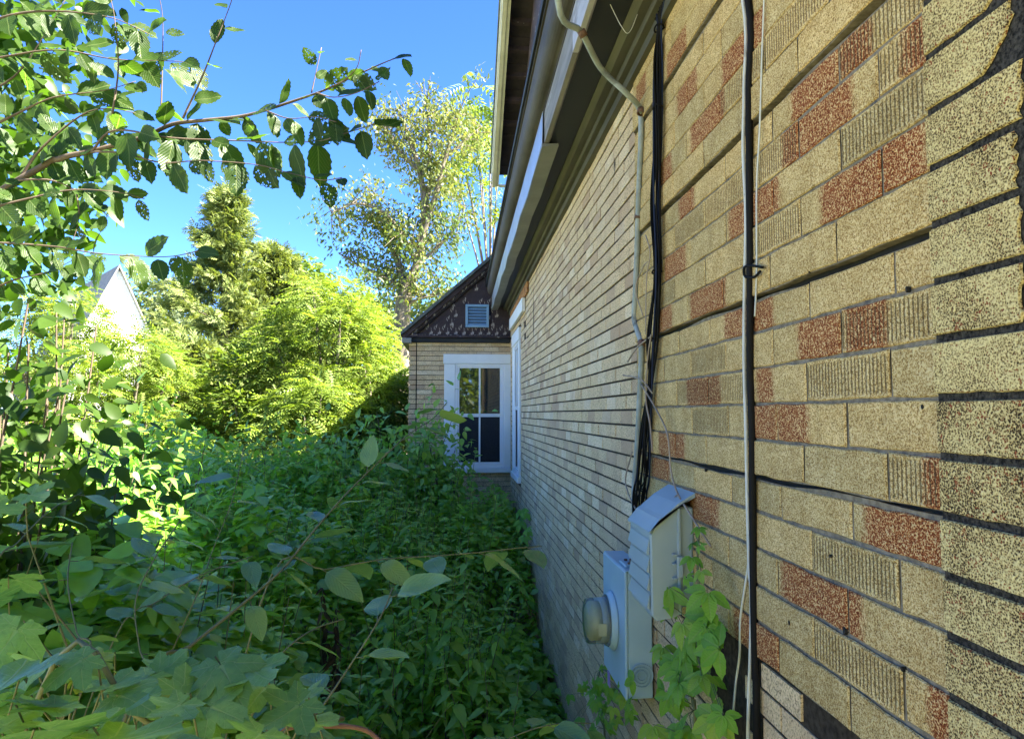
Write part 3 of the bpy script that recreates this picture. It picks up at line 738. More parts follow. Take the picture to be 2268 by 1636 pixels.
# ------------------------------------------------------------------ telephone interface box (hooded, louvred cover)
nid = empty('telephone_box', (0, 2.25, H - .615), 'hooded grey plastic telephone box with louvred front above the creeper', 'utility box')
yn0, yn1 = 2.168, 2.425; zn0, zn1 = H - .625, H - .300; xn = -.150; xs = -.062
mb = MB().box((-.012, yn0 + .008, zn0 + .03), (xs + .0005, yn1 - .006, zn1 + .01), .006); lp(nid, mb).build('back_case', M['nidgrey'], nid)
# cover: chamfered profile in x-z swept along y
prof = [(xs, zn0 + .016), (xs - .02, zn0 + .004), (xn + .012, zn0 - .006), (xn, zn0 + .008), (xn - .002, zn1 - .075), (xn + .010, zn1 - .048), (xn + .040, zn1 - .018), (xs, zn1 + .012)]
mb = MB().extrude(prof, lambda u, v, y: (u, y, v), [yn0 + .003, yn0, yn0 + .006, yn1 - .004, yn1])
mb.v = [v for v in mb.v]
cover = lp(nid, MB().extrude(prof, lambda u, v, y: (u + (.004 if y in (yn0, yn1) else 0), y, v), [yn0, yn0 + .006, yn1 - .006, yn1])).build('cover', M['nidgrey'], nid)
# rain hood: thin lip that rises at the back
hood = [(.0, zn1 + .050), (-.004, zn1 + .056), (xs - .004, zn1 + .024), (xn + .020, zn1 - .030), (xn - .008, zn1 - .062), (xn - .008, zn1 - .068), (xn + .024, zn1 - .024), (xs - .002, zn1 + .016), (.0, zn1 + .042)]
lp(nid, MB().extrude(hood, lambda u, v, y: (min(u, -.013), y, v), [yn0 - .010, yn1 + .008])).build('hood', M['nidgrey'], nid)
nl = 4; zz0, zz1 = zn0 + .020, zn1 - .085; st = (zz1 - zz0)/nl
for i in range(nl):
    z = zz0 + st*i
    mb = MB(); a, b = yn0 + .014, yn1 - .010
    sk = .030                                   # louvres drop towards the near end
    mb.add([(xn - .0035, a, z + .004), (xn - .0035, b, z + .004 + sk*.0), (xn - .0125, a, z + .010), (xn - .0125, b, z + .010), (xn - .003, a, z + st*.93), (xn - .003, b, z + st*.93)],
           [(2, 3, 5, 4), (0, 1, 3, 2), (0, 2, 4), (1, 5, 3), (0, 4, 5, 1)])
    lp(nid, mb).build('louvre', M['nidgrey'], nid)
lp(nid, MB().box((xs - .006, yn0 - .006, zn0 + .012), (xs + .004, yn0 + .0065, zn1 + .008), .002)).build('flange', M['nidgrey'], nid)
lt = lp(nid, MB().box((xs - .012, yn0 - .020, H - .50), (xs + .006, yn0 - .0065, H - .435), .003)).build('latch', M['nidgrey'], nid)
for z in (H - .505, H - .462, H - .434):
    lp(nid, MB().box((xs - .026, yn0 - .016, z), (xs - .0125, yn0 - .003, z + .006), .0015)).build('latch_rib', M['nidgrey'], nid)
# ------------------------------------------------------------------ cables
def wire(name, pts, r, mat, par, n=7, k=6):
    l = par.location if par else Vector((0, 0, 0))
    return MB().tube([Vector(p) - l for p in catmull(pts, k)], r, n).build(name, mat, par)
def wallpts(px, off=-.03): return [on_x(a, b, off) for (a, b) in px]
bun = empty('cable_bundle', (-.03, 2.6, H), 'bundle of black utility cables tied together down the wall to the boxes', 'cable bundle')
path = [(1463, 20), (1461, 60), (1457, 150), (1457, 300), (1453, 450), (1456, 600), (1446, 750), (1441, 850), (1432, 950), (1424, 1050), (1416, 1120)]
spread = [.030, .014, .036, .034, .036, .030, .044, .022, .050, .056, .056]
rb = random.Random(5)
for i in range(12):
    pts = []
    for j, (px, py) in enumerate(path):
        c = on_x(px, py, -.034); q = i*2.39 + j*(.35 + .1*rb.random()); s_ = spread[j]*rb.uniform(.45, 1.0)*(1.0 if i < 9 else 1.15)
        pts.append(c + Vector((.45*s_*math.cos(q), s_*math.sin(q), 0)))
    top = pts[0]; pts = [Vector((-.05 - .02*rb.random(), top.y + rb.uniform(-.22, .22), H + 1.475)), Vector((-.045, top.y + rb.uniform(-.08, .08), top.z + .04))] + pts[1:]
    pts.append(Vector((-.04 + rb.uniform(-.01, .01), pts[-1].y + rb.uniform(-.02, .05), H - .66 - .12*rb.random())))
    wire('cable', pts, rb.uniform(.0024, .0042), M['cablenavy'] if i in (2, 6) else M['cableblk'], bun)
for (px, py) in ((1460, 62), (1457, 238), (1455, 600), (1446, 752), (1418, 1085)):
    c = on_x(px, py, -.034); ring = [c + Vector((.016*math.cos(a), .026*math.sin(a), .004*math.sin(a*2))) for a in np.linspace(0, 2*math.pi, 15)]
    wire('cable_tie', ring, .0032, M['cableblk'], bun, 6, 2)
sv = empty('service_cable', (0, 2.7, H), 'thick grey service cable swinging over the eave and down to the meter', 'cable')
pts = [Vector((-.42, 2.10, H + 1.86)), on_y(1236, 2, 2.33), on_x(1288, 72, -.305), on_x(1330, 150, -.20), on_x(1385, 204, -.10), on_x(1416, 240, -.028)] + wallpts([(1420, 300), (1415, 430), (1411, 560), (1407, 660), (1405, 705), (1413, 735), (1421, 770), (1417, 880), (1411, 1000), (1405, 1080)], -.022)
pts += [Vector((-.05, 2.76, H - .45)), Vector((-.055, 2.75, H - .60))]
wire('cable', pts, .0115, M['cablegrey'], sv, 10)
for (px, py, x) in ((1290, 74, -.305), (1419, 246, -.028), (1413, 480, -.022), (1421, 760, -.022)):
    c = on_x(px, py, x); dz = Vector((0, 0, .011)); l = sv.location
    MB().lathe([(.0120, -.012), (.0150, -.012), (.0150, .012), (.0120, .012)], c - l, (.2, .3, 1) if x > -.1 else (.5, .35, -.6), 12).build('clamp', M['clamp'], sv)
bc = empty('drop_cable', (-.02, 1.77, H), 'thick black cable hanging straight down the wall near the corner', 'cable')
pts = [Vector((-.06, 1.80, H + 1.47))] + wallpts([(1657, 0), (1659, 200), (1660, 400), (1662, 600), (1661, 800), (1666, 950), (1667, 1100), (1669, 1300), (1673, 1480), (1676, 1600)], -.020) + [Vector((-.02, 1.76, .6)), Vector((-.02, 1.75, .15))]
wire('cable', pts, .0092, M['cableblk'], bc, 10)
tie = [on_x(px, py, -.028) for (px, py) in ((1690, 592), (1668, 588), (1650, 590), (1648, 606), (1655, 614), (1672, 612), (1684, 600))]
wire('tie_wire', tie, .0035, M['cableblk'], bc, 6, 4)
wc_ = empty('white_cable', (-.02, 1.8, H), 'grubby white cable running beside the thick black drop cable', 'cable')
pts = [Vector((-.06, 1.83, H + 1.47))] + wallpts([(1645, 0), (1648, 200), (1646, 330), (1652, 480), (1649, 640), (1648, 800), (1652, 950), (1655, 1100), (1659, 1250), (1664, 1360)], -.022) + [Vector((-.02, 1.785, 1.2)), Vector((-.02, 1.78, .2))]
wire('cable', pts, .0045, M['cablewhite'], wc_, 8)
wire('wire', wallpts([(1694, -40), (1688, 120), (1683, 280), (1676, 420), (1676, 600), (1672, 700)], -.021), .0022, M['cablewhite'], wc_, 6)
wire('wire', wallpts([(1663, 1150), (1660, 1230), (1650, 1300), (1640, 1370), (1638, 1450), (1630, 1510), (1624, 1580), (1620, 1640)], -.020), .0032, M['cablewhite'], wc_, 6)
# loose thin cord under the eave
lw = empty('loose_cord', (-.1, 2.5, H + 1.4), 'thin loose cord sagging below the dark soffit', 'cord')
wire('cord', [on_x(1798, 20, -.16) if False else Vector((-.20, 2.45, H + 1.478)), Vector((-.155, 2.46, H + 1.40)), Vector((-.125, 2.47, H + 1.388)), Vector((-.09, 2.46, H + 1.47))], .0015, M['cablewhite'], lw, 5)
# dead vine stems
dv = empty('dead_vine', (-.02, 2.6, H), 'dry leafless vine stems tangled over the cables', 'vine')
for px in ([(1420, 850), (1450, 900), (1478, 960), (1486, 1040), (1500, 1090), (1530, 1140), (1575, 1210)], [(1430, 740), (1432, 620), (1440, 560), (1430, 520)], [(1400, 1000), (1385, 1060), (1395, 1100), (1410, 1130)],
           [(1390, 800), (1410, 770), (1440, 745)], [(1380, 830), (1420, 840), (1445, 870)], [(1500, 1095), (1480, 1110), (1460, 1135)], [(1425, 700), (1408, 640), (1425, 590), (1434, 580)], [(1445, 1000), (1440, 940), (1430, 880), (1434, 800), (1442, 740)]):
    wire('stem', wallpts(px, -.05), .0022 + .0012*rb.random(), M['deadvine'], dv, 5, 5)
# ================================================================== vegetation
def norm(a): return a / np.maximum(np.linalg.norm(a, axis=-1, keepdims=True), 1e-9)
def frames(axis, nrm):
    """per-instance 3x3 matrices: local y -> axis, local z ~ nrm"""
    a = norm(np.asarray(axis, float)); n = np.asarray(nrm, float); b = norm(np.cross(a, n)); n = np.cross(b, a)
    return np.stack([b, a, n], axis=-1)
def tmpl_leaf(w=.5, n=3, fold=.25, curl=.15, tip=.6):
    """light leaf: length 1 along +y. returns verts, quad/tri faces"""
    v = [(0, 0, 0)]; f = []; ts = [(i+1)/(n+1) for i in range(n)]
    L, Rr, Mi = [], [], []
    for t in ts:
        ww = w/2*math.sin(math.pi*t**tip)**.85; z = -curl*t*t
        Mi.append(len(v)); v.append((0, t, z)); L.append(len(v)); v.append((-ww, t - .04, z + fold*ww)); Rr.append(len(v)); v.append((ww, t - .04, z + fold*ww))
    T = len(v); v.append((0, 1, -curl))
    f += [(0, Mi[0], L[0]), (0, Rr[0], Mi[0])]
    for i in range(n-1): f += [(L[i], Mi[i], Mi[i+1]), (L[i], Mi[i+1], L[i+1]), (Mi[i], Rr[i], Rr[i+1]), (Mi[i], Rr[i+1], Mi[i+1])]
    f += [(L[-1], Mi[-1], T), (Mi[-1], Rr[-1], T)]
    return np.array(v), np.array(f)
def tmpl_kite(w=.5, fold=.18, curl=.1):
    return np.array([(0, 0, 0), (-w/2, .42, fold*w/2), (0, .45, 0), (w/2, .42, fold*w/2), (0, 1, -curl)]), np.array([(0, 2, 1), (0, 3, 2), (1, 2, 4), (2, 3, 4)])
def tmpl_quad(w=.5, curl=.1):
    return np.array([(0, 0, 0), (-w/2, .45, .03), (w/2, .45, .03), (0, 1, -curl)]), np.array([(0, 2, 1), (1, 2, 3)])
def tmpl_frond(pairs=6, wl=.30, ll=.26, droop=.25, w=.32, kite=False):
    """pinnate leaf of length 1: leaflets along a drooping rachis"""
    V, F = [], []; tv, tf = tmpl_kite(w) if kite else tmpl_quad(w)
    def put(o, d, s):
        R3 = frames(np.array([d]), np.array([(0, 0, 1.0)]))[0]; b = sum(len(x) for x in V)
        V.append((tv*s) @ R3.T + o); F.append(tf + b)
    for i in range(pairs):
        t = .18 + .74*i/(pairs-1); o = np.array((0, t, -droop*t*t)); s = ll*(1 - .45*abs(t - .45))
        for sd in (-1, 1): put(o, (sd*.92, .40, -.28), s)
    put(np.array((0, .93, -droop*.87)), (0, .9, -.45), ll*.8)
    return np.concatenate(V), np.concatenate(F)
def tmpl_spray(n=9, seed=0):
    """flat feathery evergreen spray of length 1"""
    r_ = random.Random(seed); V, F = [], []; tv, tf = tmpl_quad(.30, .05)
    for i in range(n):
        t = i/(n-1); sd = (-1) ** i; d = np.array([(sd*.62*(1 - .3*t), .75, -.12 + r_.uniform(-.25, .25))]); R3 = frames(d, np.array([(0, r_.uniform(-.3, .3), 1.0)]))[0]
        s = .50*(1 - .45*t)*r_.uniform(.8, 1.2); b = sum(len(x) for x in V); V.append((tv*s) @ R3.T + np.array((0, t*.75, -.10*t*t))); F.append(tf + b)
    return np.concatenate(V), np.concatenate(F)
def scatter(name, mat, parent, tmpl, pos, axis, nrm, size, org=(0, 0, 0), kind=None):
    """one mesh from many copies of a template"""
    tv, tf = tmpl; N = len(pos); pos = np.asarray(pos, float) - np.asarray(org, float)
    Rm = frames(axis, nrm); size = np.broadcast_to(np.asarray(size, float), (N,))
    v = np.einsum('nij,vj->nvi', Rm, tv)*size[:, None, None] + pos[:, None, :]
    nv = len(tv); f = (tf[None] + (np.arange(N)*nv)[:, None, None]).reshape(-1, 3)
    me = bpy.data.meshes.new(name); v = v.reshape(-1, 3)
    me.vertices.add(len(v)); me.vertices.foreach_set('co', v.astype(np.float32).ravel())
    me.loops.add(f.size); me.loops.foreach_set('vertex_index', f.astype(np.int32).ravel())
    me.polygons.add(len(f)); me.polygons.foreach_set('loop_start', (np.arange(len(f))*3).astype(np.int32)); me.polygons.foreach_set('loop_total', np.full(len(f), 3, np.int32))
    me.update(calc_edges=True); me.validate(); me.materials.append(mat)
    o = link(bpy.data.objects.new(name, me), parent)
    if kind: o['kind'] = kind
    return o
def rdir(N, zmin=-1, zmax=1):
    z = rng.uniform(zmin, zmax, N); a = rng.uniform(0, 2*np.pi, N); r_ = np.sqrt(np.maximum(0, 1 - z*z)); return np.stack([r_*np.cos(a), r_*np.sin(a), z], -1)

ML = {}
ML['elm'] = mat_leaf('elm_leaf', (.032, .070, .010), (.050, .10, .015), (.024, .055, .009), trans=.50, rough=.42, veins=.35, island=False, backlit=(1.9, 2.1, .8))
ML['elm_h'] = mat_leaf('chewed_elm_leaf', (.030, .066, .010), (.048, .092, .015), None, trans=.50, rough=.45, veins=.4, island=False, backlit=(1.9, 2.1, .8), holes=.55)
ML['elm_m'] = mat_leaf('elm_leaf_mass', (.034, .074, .010), (.058, .108, .016), (.024, .056, .009), trans=.50, rough=.42, backlit=(1.9, 2.1, .8))
ML['weed'] = mat_leaf('weed_leaf', (.22, .40, .065), (.29, .49, .09), (.36, .50, .08), trans=.46, rough=.42, veins=.25, island=False, spec=.45)
ML['cover'] = mat_leaf('ground_cover_leaf', (.23, .42, .055), (.33, .55, .08), (.42, .58, .075), trans=.48, rough=.32, spec=.6, yellow=.012, patch=((.26, .42, .045), .9))
ML['broad'] = mat_leaf('blue_green_broad_leaf', (.13, .25, .09), (.18, .32, .12), (.24, .37, .10), trans=.36, rough=.24, veins=.25, island=False, spec=.6)
ML['broad_m'] = mat_leaf('blue_green_leaf_mass', (.21, .38, .07), (.30, .50, .095), (.36, .54, .09), trans=.45, rough=.30, spec=.7, patch=((.18, .36, .06), 1.3))
ML['grape'] = mat_leaf('grape_leaf', (.19, .33, .075), (.25, .41, .10), None, trans=.42, rough=.45, veins=.30, island=False, spec=.4)
ML['lime'] = mat_leaf('young_lime_leaf', (.36, .44, .06), (.42, .48, .07), None, trans=.45, rough=.45, veins=.2, island=False)
ML['creeper'] = mat_leaf('creeper_leaf', (.19, .40, .04), (.25, .48, .06), (.34, .50, .06), trans=.45, rough=.40, veins=.30, island=False)
ML['sumac'] = mat_leaf('yellow_green_frond', (.145, .22, .036), (.225, .295, .056), (.09, .15, .026), trans=.45, rough=.5, backlit=(1.5, 1.5, .6))
ML['cedar'] = mat_leaf('cedar_spray', (.125, .17, .045), (.20, .235, .062), (.08, .125, .03), trans=.30, rough=.65, backlit=(1.4, 1.4, .6))
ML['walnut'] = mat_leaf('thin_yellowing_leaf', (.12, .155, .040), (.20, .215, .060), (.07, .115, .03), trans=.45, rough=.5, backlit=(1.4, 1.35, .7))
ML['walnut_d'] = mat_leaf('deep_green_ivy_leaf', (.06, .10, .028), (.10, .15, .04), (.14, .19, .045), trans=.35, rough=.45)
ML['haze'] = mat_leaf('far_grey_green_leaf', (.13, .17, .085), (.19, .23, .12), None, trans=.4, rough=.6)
ML['mid'] = mat_leaf('mid_green_leaf', (.09, .15, .026), (.15, .22, .035), (.19, .25, .04), trans=.42, rough=.5, backlit=(1.5, 1.5, .6))

# ------------------------------------------------------------------ single leaf meshes (shared data), length 1 along +y
def leaf_mesh(name, mat, w=.55, n=9, serr=.05, fold=.22, curl=.12, tip=.75, lobes=None, twist=0.0, base=.0):
    bm_v, faces, uvs = [], [], []
    mid = []; L = []; Rr = []
    for i in range(n+1):
        t = i/n
        ww = w/2*(math.sin(math.pi*(t**tip))**.8 if 0 < t < 1 else 0)
        if lobes: ww = lobes(t)
        z = -curl*t*t + .02*math.sin(t*9)
        mid.append(len(bm_v)); bm_v.append((0, t, z)); uvs.append((0, t))
        for sd, lst in ((-1, L), (1, Rr)):
            s_ = serr*(1 if i % 2 else -.35)*(1 if 0 < i < n else 0)
            x = ww + s_*.5; lst.append(len(bm_v)); bm_v.append((sd*max(x, .0), t + (s_*.5 if i % 2 else 0) - base*ww, z + fold*ww + twist*sd*ww)); uvs.append((sd*ww/w*2*.5, t))
    for i in range(n):
        faces += [(mid[i], mid[i+1], L[i+1], L[i]), (mid[i+1], mid[i], Rr[i], Rr[i+1])]
    faces = [tuple(dict.fromkeys(f)) for f in faces]
    me = bpy.data.meshes.new(name); me.from_pydata(bm_v, [], faces); uvl = me.uv_layers.new(name='UVMap')
    for lp_ in me.loops: uvl.data[lp_.index].uv = uvs[lp_.vertex_index]
    me.polygons.foreach_set('use_smooth', [True]*len(me.polygons)); me.validate(); me.update(); me.materials.append(mat); return me
elm_meshes = [leaf_mesh('leaf', ML['elm'], w_, 13, .045, f_, c_, .80, twist=tw) for (w_, f_, c_, tw) in ((.56, .25, .10, .05), (.60, .10, .22, -.05), (.52, .45, .05, 0), (.58, .15, -.10, .1))] + [leaf_mesh('leaf', ML['elm_h'], .58, 13, .05, .18, .12, .80), leaf_mesh('leaf', ML['elm_h'], .62, 13, .05, .05, .2, .80)]
weed_meshes = [leaf_mesh('leaf', ML['weed'], w_, 9, .03, f_, c_, .62, twist=tw) for (w_, f_, c_, tw) in ((.40, .25, .25, 0), (.46, .12, .35, .05), (.36, .35, .15, -.05))]
broad_meshes = [leaf_mesh('leaf', ML['broad'], w_, 9, .006, f_, c_, .72, twist=tw) for (w_, f_, c_, tw) in ((.56, .28, .12, .05), (.60, .12, .28, 0), (.50, .4, .0, -.08), (.62, .1, .1, .1))]
def grape_mesh(mat, cup, wav, sd):
    """five-lobed toothed leaf, stalk joint at the origin, main lobe along +y, about 1 long"""
    r_ = random.Random(sd); n = 44; V = [(0, 0, 0)]; U = [(0, 0)]; F = []; rings = (.35, .7, 1.0)
    lob = [(0, .78, .62), (1.15, .66, .55), (-1.15, .66, .55), (2.2, .50, .50), (-2.2, .50, .50)]
    for q in rings:
        for k in range(n):
            a = -math.pi*.93 + 2*math.pi*.93*k/(n-1)
            rad_ = max(.36, max(h_*max(0, 1 - ((a - c_)/w_)**2*.55) for (c_, h_, w_) in lob))
            if q == 1.0: rad_ *= 1 + (.05 if k % 2 else -.03)
            x, y = math.sin(a)*rad_*q, math.cos(a)*rad_*q; d = q*rad_
            z = -cup*d*d + wav*math.sin(a*5 + sd)*d*d + .05*d*abs(math.sin(a*2.6))
            V.append((x, y, z)); U.append((a, d))
    for k in range(n-1):
        F.append((0, 1+k+1, 1+k))
        for q in range(2): b = 1 + q*n + k; F.append((b, b+1, b+n+1, b+n))
    me = bpy.data.meshes.new('leaf'); me.from_pydata(V, [], F); uvl = me.uv_layers.new(name='UVMap')
    for l_ in me.loops: uvl.data[l_.index].uv = U[l_.vertex_index]
    bm = bmesh.new(); bm.from_mesh(me); bmesh.ops.recalc_face_normals(bm, faces=bm.faces[:]); bm.to_mesh(me); bm.free()
    me.polygons.foreach_set('use_smooth', [True]*len(me.polygons)); me.update(); me.materials.append(mat); return me
def mat_grape(name, a, b):
    t = NT(name); oi = t.new('ObjectInfo'); col = t.mix(oi.outputs['Random'], a, b); uv = t.new('UVMap').outputs[0]; sx = t.new('SeparateXYZ'); t.l.new(uv, sx.inputs[0]); th, rr_ = sx.outputs[0], sx.outputs[1]
    v = None
    for c_ in (0, 1.15, -1.15, 2.2, -2.2):
        dd = t.math('MULTIPLY', t.math('ABSOLUTE', t.math('SUBTRACT', th, c_)), rr_)
        k = t.smooth(dd, .016, .004); sec = t.math('MULTIPLY', t.smooth(t.math('SINE', t.math('SUBTRACT', t.math('MULTIPLY', rr_, 44.0), t.math('MULTIPLY', dd, 44.0))), .93, 1.0), t.math('MULTIPLY', t.math('LESS_THAN', t.math('ABSOLUTE', t.math('SUBTRACT', th, c_)), .56), .5))
        k = t.math('MAXIMUM', k, sec); v = k if v is None else t.math('MAXIMUM', v, k)
    blot = t.noise(t.coord('Object'), 7, 4, .6); col = t.mix(t.math('MULTIPLY', t.smooth(blot, .4, .75), .4), col, (.10, .20, .04))
    c2 = t.mix(t.math('MULTIPLY', v, .45), col, (.42, .52, .22)); p = t.fin(c2, .33, t.bump(t.math('SUBTRACT', t.math('MULTIPLY', t.noise(t.coord('Object'), 22, 2), .6), v), .6, .002), **{'Specular IOR Level': .4})
    tr = t.new('BsdfTranslucent'); t.l.new(t.mix(1.0, c2, (1.3, 1.4, .6), 'MULTIPLY'), tr.inputs[0]); mx = t.new('MixShader'); mx.inputs[0].default_value = .4
    t.l.new(t.bsdf.outputs[0], mx.inputs[1]); t.l.new(tr.outputs[0], mx.inputs[2]); t.l.new(mx.outputs[0], t.out.inputs['Surface']); return p
ML['grape'] = mat_grape('grape_leaf', (.15, .29, .085), (.26, .44, .12)); ML['lime'] = mat_grape('young_grape_leaf', (.36, .44, .06), (.42, .48, .07))
grape_meshes = [grape_mesh(ML['grape'], c_, w_, i) for i, (c_, w_) in enumerate(((.25, .08), (.05, .14), (.45, .05), (-.15, .12)))]
lime_mesh = grape_mesh(ML['lime'], .6, .15, 7)
def palmate(name, mat, n=5):
    V, F, U = [], [], []
    for k in range(n):
        a = (k - (n-1)/2)*.95; s = 1.0 - .10*abs(k - (n-1)/2)**1.3; m = 9
        d = Vector((math.sin(a), math.cos(a), -.18)); side = Vector((math.cos(a), -math.sin(a), 0))
        prev = None
        for i in range(m+1):
            t = i/m; ww = .215*s*math.sin(math.pi*t**.78)**.85 + (.012 if i % 2 else -.006)*(0 < i < m); p = d*(t*s*.78 + .05) + Vector((0, 0, -.20*t*t*s))
            b = len(V); V += [p, p - side*ww + Vector((0, 0, .25*ww)), p + side*ww + Vector((0, 0, .25*ww))]; U += [(0, t), (-ww, t), (ww, t)]
            if prev is not None: F += [(prev, b, b+1, prev+1), (b, prev, prev+2, b+2)]
            prev = b
    me = bpy.data.meshes.new(name); me.from_pydata([tuple(v) for v in V], [], F); uvl = me.uv_layers.new(name='UVMap')
    for l_ in me.loops: uvl.data[l_.index].uv = U[l_.vertex_index]
    me.polygons.foreach_set('use_smooth', [True]*len(me.polygons)); me.update(); me.materials.append(mat); return me
creeper_mesh = [palmate('leaf', ML['creeper'], 5), palmate('leaf', ML['creeper'], 4), palmate('leaf', ML['creeper'], 3)]

def quat(axis, nrm):
    a = Vector(axis).normalized(); b = a.cross(Vector(nrm))
    if b.length < 1e-4: b = a.orthogonal()
    b.normalize(); n = b.cross(a)
    return Matrix((b, a, n)).transposed().to_quaternion()
rl = random.Random(21)
def put_leaf(par, meshes, pos, axis, nrm, size, name='leaf'):
    l = par.location
    return inst(name, rl.choice(meshes), par, Vector(pos) - l, quat(axis, nrm), size*1.0)
# ------------------------------------------------------------------ far trees
def limb(mb, p, d, L, r, depth, tips, rr, spread=.6, up=.12, kids=3, bend=.12):
    n = 5; pts = [Vector(p)]; rad = [r]; d = Vector(d).normalized()
    for i in range(n):
        d = (d + Vector((rr.gauss(0, bend), rr.gauss(0, bend), rr.gauss(0, bend) + up*.3))).normalized()
        pts.append(pts[-1] + d*L/n); rad.append(r*(1 - .55*(i+1)/n))
    mb.tube(pts, rad, 7 if depth > 1 else 5, caps=False)
    if depth <= 1: tips += [(q, d) for q in pts[2:]]
    if depth == 0: return
    for k in range(kids):
        t = rr.uniform(.45, 1.0) if k else 1.0; q = pts[min(n, max(1, int(round(t*n))))]
        a = rr.uniform(0, 2*math.pi); o = d.orthogonal().normalized(); o.rotate(Quaternion(d, a))
        nd = (d + o*rr.uniform(.5, 1.2)*spread*1.4 + Vector((0, 0, up))).normalized()
        limb(mb, q, nd, L*rr.uniform(.55, .8), r*.52, depth-1, tips, rr, spread, up, kids, bend)

def tree_at(name, label, px, y, base_z, height, trunk_r, depth, kids, spread, up, leafmat, tmpl, per, size, clump, bark, seed, lean=(0, 0), group=None, trunk_frac=.35, droop=-.4, extra=None, L0=.36, kindcat='tree'):
    x = px if isinstance(px, (tuple, list)) else None
    loc = Vector((px[0], y, base_z)) if x else Vector((on_y(px, 900, y).x, y, base_z))
    t = empty(name, loc, label, kindcat, group); rr = random.Random(seed); mb = MB(); tips = []
    top = Vector((lean[0], lean[1], height*trunk_frac))
    pts = catmull([Vector((0, 0, -.1)), top*.5 + Vector((rr.gauss(0, .08), rr.gauss(0, .08), 0)), top], 5)
    mb.tube(pts, [trunk_r*(1 - .35*i/(len(pts)-1)) for i in range(len(pts))], 10, caps=False)
    for k in range(kids + 1):
        a = 2*math.pi*k/(kids+1) + rr.uniform(-.4, .4); e = rr.uniform(.6, 1.3)*spread
        limb(mb, top - Vector((0, 0, rr.uniform(0, .15)*height*trunk_frac)), Vector((math.cos(a)*e, math.sin(a)*e, 1.0)), height*L0, trunk_r*.55, depth, tips, rr, spread, up, kids)
    mb.build('trunk', bark, t)
    P = np.array([tuple(q) for q, _ in tips]); idx = np.repeat(np.arange(len(P)), per)
    N = len(idx); pos = P[idx] + rng.normal(0, clump, (N, 3))
    ax = rdir(N, -.9, .5) + np.array([0, 0, droop]); nr = rdir(N, .1, 1)
    scatter('crown', leafmat, t, tmpl, pos, ax, nr, size*rng.uniform(.65, 1.25, N))
    return t
def cone_tree(name, label, px, y, height, rad, leafmat, tmpl, N, size, seed, bark, droop=-.05, x=None, rag=.35, low=.04, power=.8, group=None):
    loc = Vector((x if x is not None else on_y(px, 900, y).x, y, 0)); t = empty(name, loc, label, 'tree', group)
    rr = random.Random(seed); mb = MB(); mb.tube([(0, 0, -.1), (.03, 0, height*.5), (0, 0, height*.97)], [height*.022, height*.013, .012], 8, caps=False)
    # boughs with their own length give a ragged outline
    nb = 150; per = N//nb; P, A = [], []
    for i in range(nb):
        f = low + (1-low)*((i + rr.random())/nb)**.85; z = height*f; a = rr.uniform(0, 2*math.pi)
        R_ = rad*(1 - f)**power*rr.uniform(1 - rag, 1 + rag*.8) + .06; dz = R_*rr.uniform(.1, .55)
        d = np.array((math.cos(a), math.sin(a), 0)); tipz = z + dz
        if i % 2 == 0: mb.tube([(0, 0, z), tuple(d*R_*.55 + np.array((0, 0, z + dz*.4))), tuple(d*R_*.95 + np.array((0, 0, tipz)))], [.03*(1-f)+.008, .015, .006], 5, caps=False)
        s = rng.uniform(.15, 1.0, per)**.6
        pp = d[None]*(R_*s)[:, None] + np.stack([np.zeros(per), np.zeros(per), z + dz*s], -1) + rng.normal(0, .03*rad + .03, (per, 3))*np.array((1, 1, .8))
        P.append(pp); A.append(np.repeat((d + np.array((0, 0, .35)))[None], per, 0) + rng.normal(0, .55, (per, 3)))
    mb.build('trunk', bark, t)
    P = np.concatenate(P); A = np.concatenate(A) + np.array((0, 0, droop))
    scatter('crown', leafmat, t, tmpl, P, A, rdir(len(P), .2, 1), size*rng.uniform(.6, 1.3, len(P)))
    return t
spr = tmpl_spray(9, 3); frd = tmpl_frond(7, ll=.26); frk = tmpl_frond(6, ll=.30, w=.36, droop=.4); kite = tmpl_kite(.42); quadl = tmpl_quad(.5)

cone_tree('cedar_tree', 'tall pointed cedar with olive green ragged sprays against the sky', 492, 18, 7.75, 2.45, ML['cedar'], spr, 7400, .31, 3, M['bark'], rag=.80, power=1.0)
cone_tree('cedar_tree', 'lower rounded cedar close behind the tall pointed cedar', 600, 19, 6.5, 2.3, ML['cedar'], spr, 7500, .31, 4, M['bark'], rag=.6, power=.75)
cone_tree('cedar_tree', 'dusty olive cedar low in front of the tall pointed cedar', 415, 15.5, 3.6, 1.5, ML['cedar'], spr, 5000, .36, 8, M['bark'], rag=.5, power=.55)

